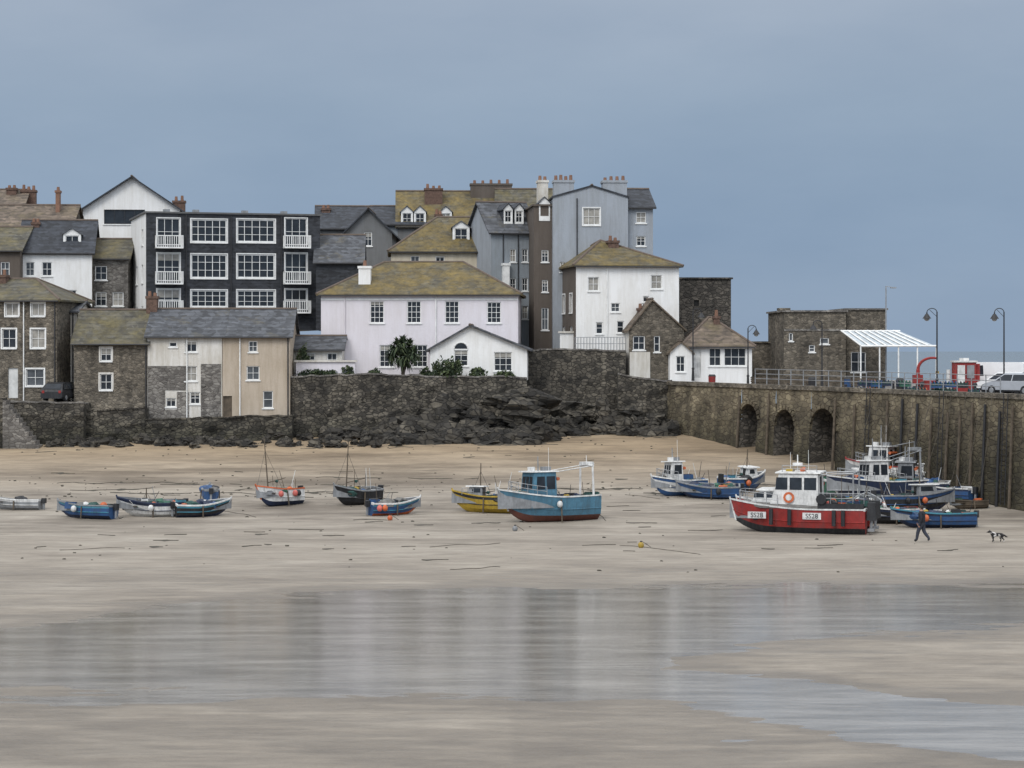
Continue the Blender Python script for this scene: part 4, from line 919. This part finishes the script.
v=[(0,0,.94),(0,0,1.12),(.01,0,1.33),(.02,0,1.47),(.03,0,1.56),(.04,0,1.66),(.035,0,1.76),
 (0,.10,.90),(.17,.11,.50),(.24,.11,.10),(.36,.12,.05),
 (0,-.10,.90),(-.06,-.11,.50),(-.34,-.11,.16),(-.26,-.12,.06),
 (.01,.20,1.43),(-.08,.27,1.16),(.02,.29,.92),(.05,.29,.84),
 (.01,-.20,1.43),(.08,-.27,1.16),(.24,-.26,.97),(.30,-.25,.91)]
ed=[(0,1),(1,2),(2,3),(3,4),(4,5),(5,6),(0,7),(7,8),(8,9),(9,10),(0,11),(11,12),(12,13),(13,14),(3,15),(15,16),(16,17),(17,18),(3,19),(19,20),(20,21),(21,22)]
ra=[(.18,.15),(.175,.15),(.20,.15),(.12,.11),(.065,.065),(.095,.09),(.08,.08),.13,.095,.07,.06,.13,.095,.07,.06,.09,.07,.05,.04,.09,.07,.05,.04]
skin('body',v,ed,ra,k.m,pe)
m=MB(); m.sph((.02,0,1.70),.108,HAIR,12,9,1.12); m.add([(.13,-.015,1.66),(.13,.015,1.66),(.155,0,1.645),(.13,0,1.70)],[[0,1,2],[0,2,3],[1,3,2]],SKN)
for sg in (-1,1): m.sph((.03,sg*.105,1.65),.022,SKN,6,5,1.4); m.sph((.13,sg*.035,1.68),.011,P['black'],6,4)
m.box(.128,.136,-.022,.022,1.615,1.623,P['red'])
m.obj('head_details',pe,smooth=True)
m=MB()
for (hx,hy,hz) in ((.05,.29,.82),(.30,-.25,.89)):
    for i in range(4):
        o_=-.03+i*.02; L_=(.07,.08,.075,.06)[i]; a=(hx+o_,hy,hz-.02); b_=(hx+o_+.01,hy*.98,hz-.02-L_*.6); c_=(hx+o_,hy*.94,hz-.02-L_); m.cyl(a,b_,.010,.009,SKN,6); m.cyl(b_,c_,.009,.007,SKN,6)
    m.cyl((hx+.035,hy,hz+.02),(hx+.065,hy*.96,hz-.02),.011,.009,SKN,6)
m.obj('fingers',pe)
d=DD(543); x=X(997,d); de=empty('collie_dog',(x,d,gh(x,d)+.01),math.radians(192)); de.scale=(.95,.95,.95)
k=N('dog_fur',.9); k.col(k.ramp(k.noise(2.4,(1,1,1),2),[(.50,(.015,.014,.014)),(.56,(.6,.58,.55))]))
v=[(-.28,0,.42),(-.05,0,.41),(.2,0,.42),(.32,0,.50),(.42,0,.58),(.50,0,.57),(.58,0,.545),
 (-.30,.07,.34),(-.24,.08,.24),(-.38,.08,.14),(-.35,.08,.02),(-.30,-.07,.34),(-.20,-.08,.24),(-.28,-.08,.14),(-.22,-.08,.02),
 (.24,.07,.32),(.26,.08,.17),(.30,.08,.02),(.24,-.07,.32),(.20,-.08,.18),(.14,-.08,.04),
 (-.40,0,.40),(-.52,0,.30),(-.62,0,.27)]
ed=[(0,1),(1,2),(2,3),(3,4),(4,5),(5,6),(0,7),(7,8),(8,9),(9,10),(0,11),(11,12),(12,13),(13,14),(2,15),(15,16),(16,17),(2,18),(18,19),(19,20),(0,21),(21,22),(22,23)]
ra=[.11,.105,.135,.09,.075,.055,.03,.08,.05,.028,.03,.08,.05,.028,.03,.06,.033,.03,.06,.033,.03,.04,.05,.02]
skin('body',v,ed,ra,k.m,de,2,1)
m=MB()
for sg in (-1,1): m.add([(.40,sg*.03,.63),(.44,sg*.06,.62),(.41,sg*.075,.70)],[[0,1,2]],P['black']); m.sph((.49,sg*.035,.60),.01,P['black'],5,4)
m.sph((.61,0,.55),.018,P['black'],6,4); m.obj('ears_and_nose',de)

# ------------------------------------------------------------ world, sun, camera
w=bpy.data.worlds.new('World'); scene.world=w; w.use_nodes=True; nt=w.node_tree; bg=nt.nodes['Background']
sky=nt.nodes.new('ShaderNodeTexSky'); sky.sky_type='NISHITA'; sky.sun_disc=False; sky.sun_elevation=math.radians(44); sky.sun_rotation=math.radians(204)
tc=nt.nodes.new('ShaderNodeTexCoord'); sp=nt.nodes.new('ShaderNodeSeparateXYZ'); nt.links.new(tc.outputs['Generated'],sp.inputs[0])
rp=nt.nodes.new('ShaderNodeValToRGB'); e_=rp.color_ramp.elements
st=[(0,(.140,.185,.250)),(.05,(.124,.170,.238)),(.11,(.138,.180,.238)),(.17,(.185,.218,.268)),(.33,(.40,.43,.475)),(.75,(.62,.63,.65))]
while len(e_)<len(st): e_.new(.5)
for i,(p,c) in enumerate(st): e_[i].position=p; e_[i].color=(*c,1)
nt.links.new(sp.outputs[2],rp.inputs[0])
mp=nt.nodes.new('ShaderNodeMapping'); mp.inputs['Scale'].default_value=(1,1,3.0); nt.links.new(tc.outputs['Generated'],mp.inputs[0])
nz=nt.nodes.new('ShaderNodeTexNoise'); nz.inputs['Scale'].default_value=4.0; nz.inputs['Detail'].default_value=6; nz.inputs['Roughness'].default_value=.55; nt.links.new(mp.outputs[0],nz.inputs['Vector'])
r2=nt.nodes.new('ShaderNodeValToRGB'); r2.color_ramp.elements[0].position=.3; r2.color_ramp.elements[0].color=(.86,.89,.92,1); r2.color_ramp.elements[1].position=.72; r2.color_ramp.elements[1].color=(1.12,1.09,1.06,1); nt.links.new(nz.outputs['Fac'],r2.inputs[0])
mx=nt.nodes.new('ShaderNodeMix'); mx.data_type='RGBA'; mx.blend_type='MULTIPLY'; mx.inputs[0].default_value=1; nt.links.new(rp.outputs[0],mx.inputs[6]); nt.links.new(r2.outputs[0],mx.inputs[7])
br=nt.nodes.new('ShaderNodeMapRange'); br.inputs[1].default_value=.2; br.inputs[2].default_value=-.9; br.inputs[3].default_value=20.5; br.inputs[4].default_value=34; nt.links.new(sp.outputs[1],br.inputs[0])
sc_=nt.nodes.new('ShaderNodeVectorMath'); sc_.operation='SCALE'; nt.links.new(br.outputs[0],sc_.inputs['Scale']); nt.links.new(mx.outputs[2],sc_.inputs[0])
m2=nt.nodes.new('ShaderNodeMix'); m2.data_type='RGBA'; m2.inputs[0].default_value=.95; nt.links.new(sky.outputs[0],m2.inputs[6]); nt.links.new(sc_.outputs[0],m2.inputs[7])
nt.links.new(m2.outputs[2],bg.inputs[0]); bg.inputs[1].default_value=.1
sl=bpy.data.lights.new('sun','SUN'); sl.energy=1.25; sl.angle=math.radians(22); sl.color=(1,.97,.92); so=bpy.data.objects.new('sun',sl); scene.collection.objects.link(so)
so.rotation_euler=Vector((.30,.66,-.70)).to_track_quat('-Z','Y').to_euler()
cd=bpy.data.cameras.new('camera'); co=bpy.data.objects.new('camera',cd); scene.collection.objects.link(co); co.location=(0,0,H); co.rotation_euler=(math.pi/2,0,0)
cd.sensor_width=36; cd.lens=36*F/1024; cd.shift_y=-(384-HY)/1024; cd.clip_end=30000; cd.clip_start=.5; scene.camera=co
scene.view_settings.view_transform='Standard'; scene.view_settings.look='None'; scene.view_settings.exposure=0
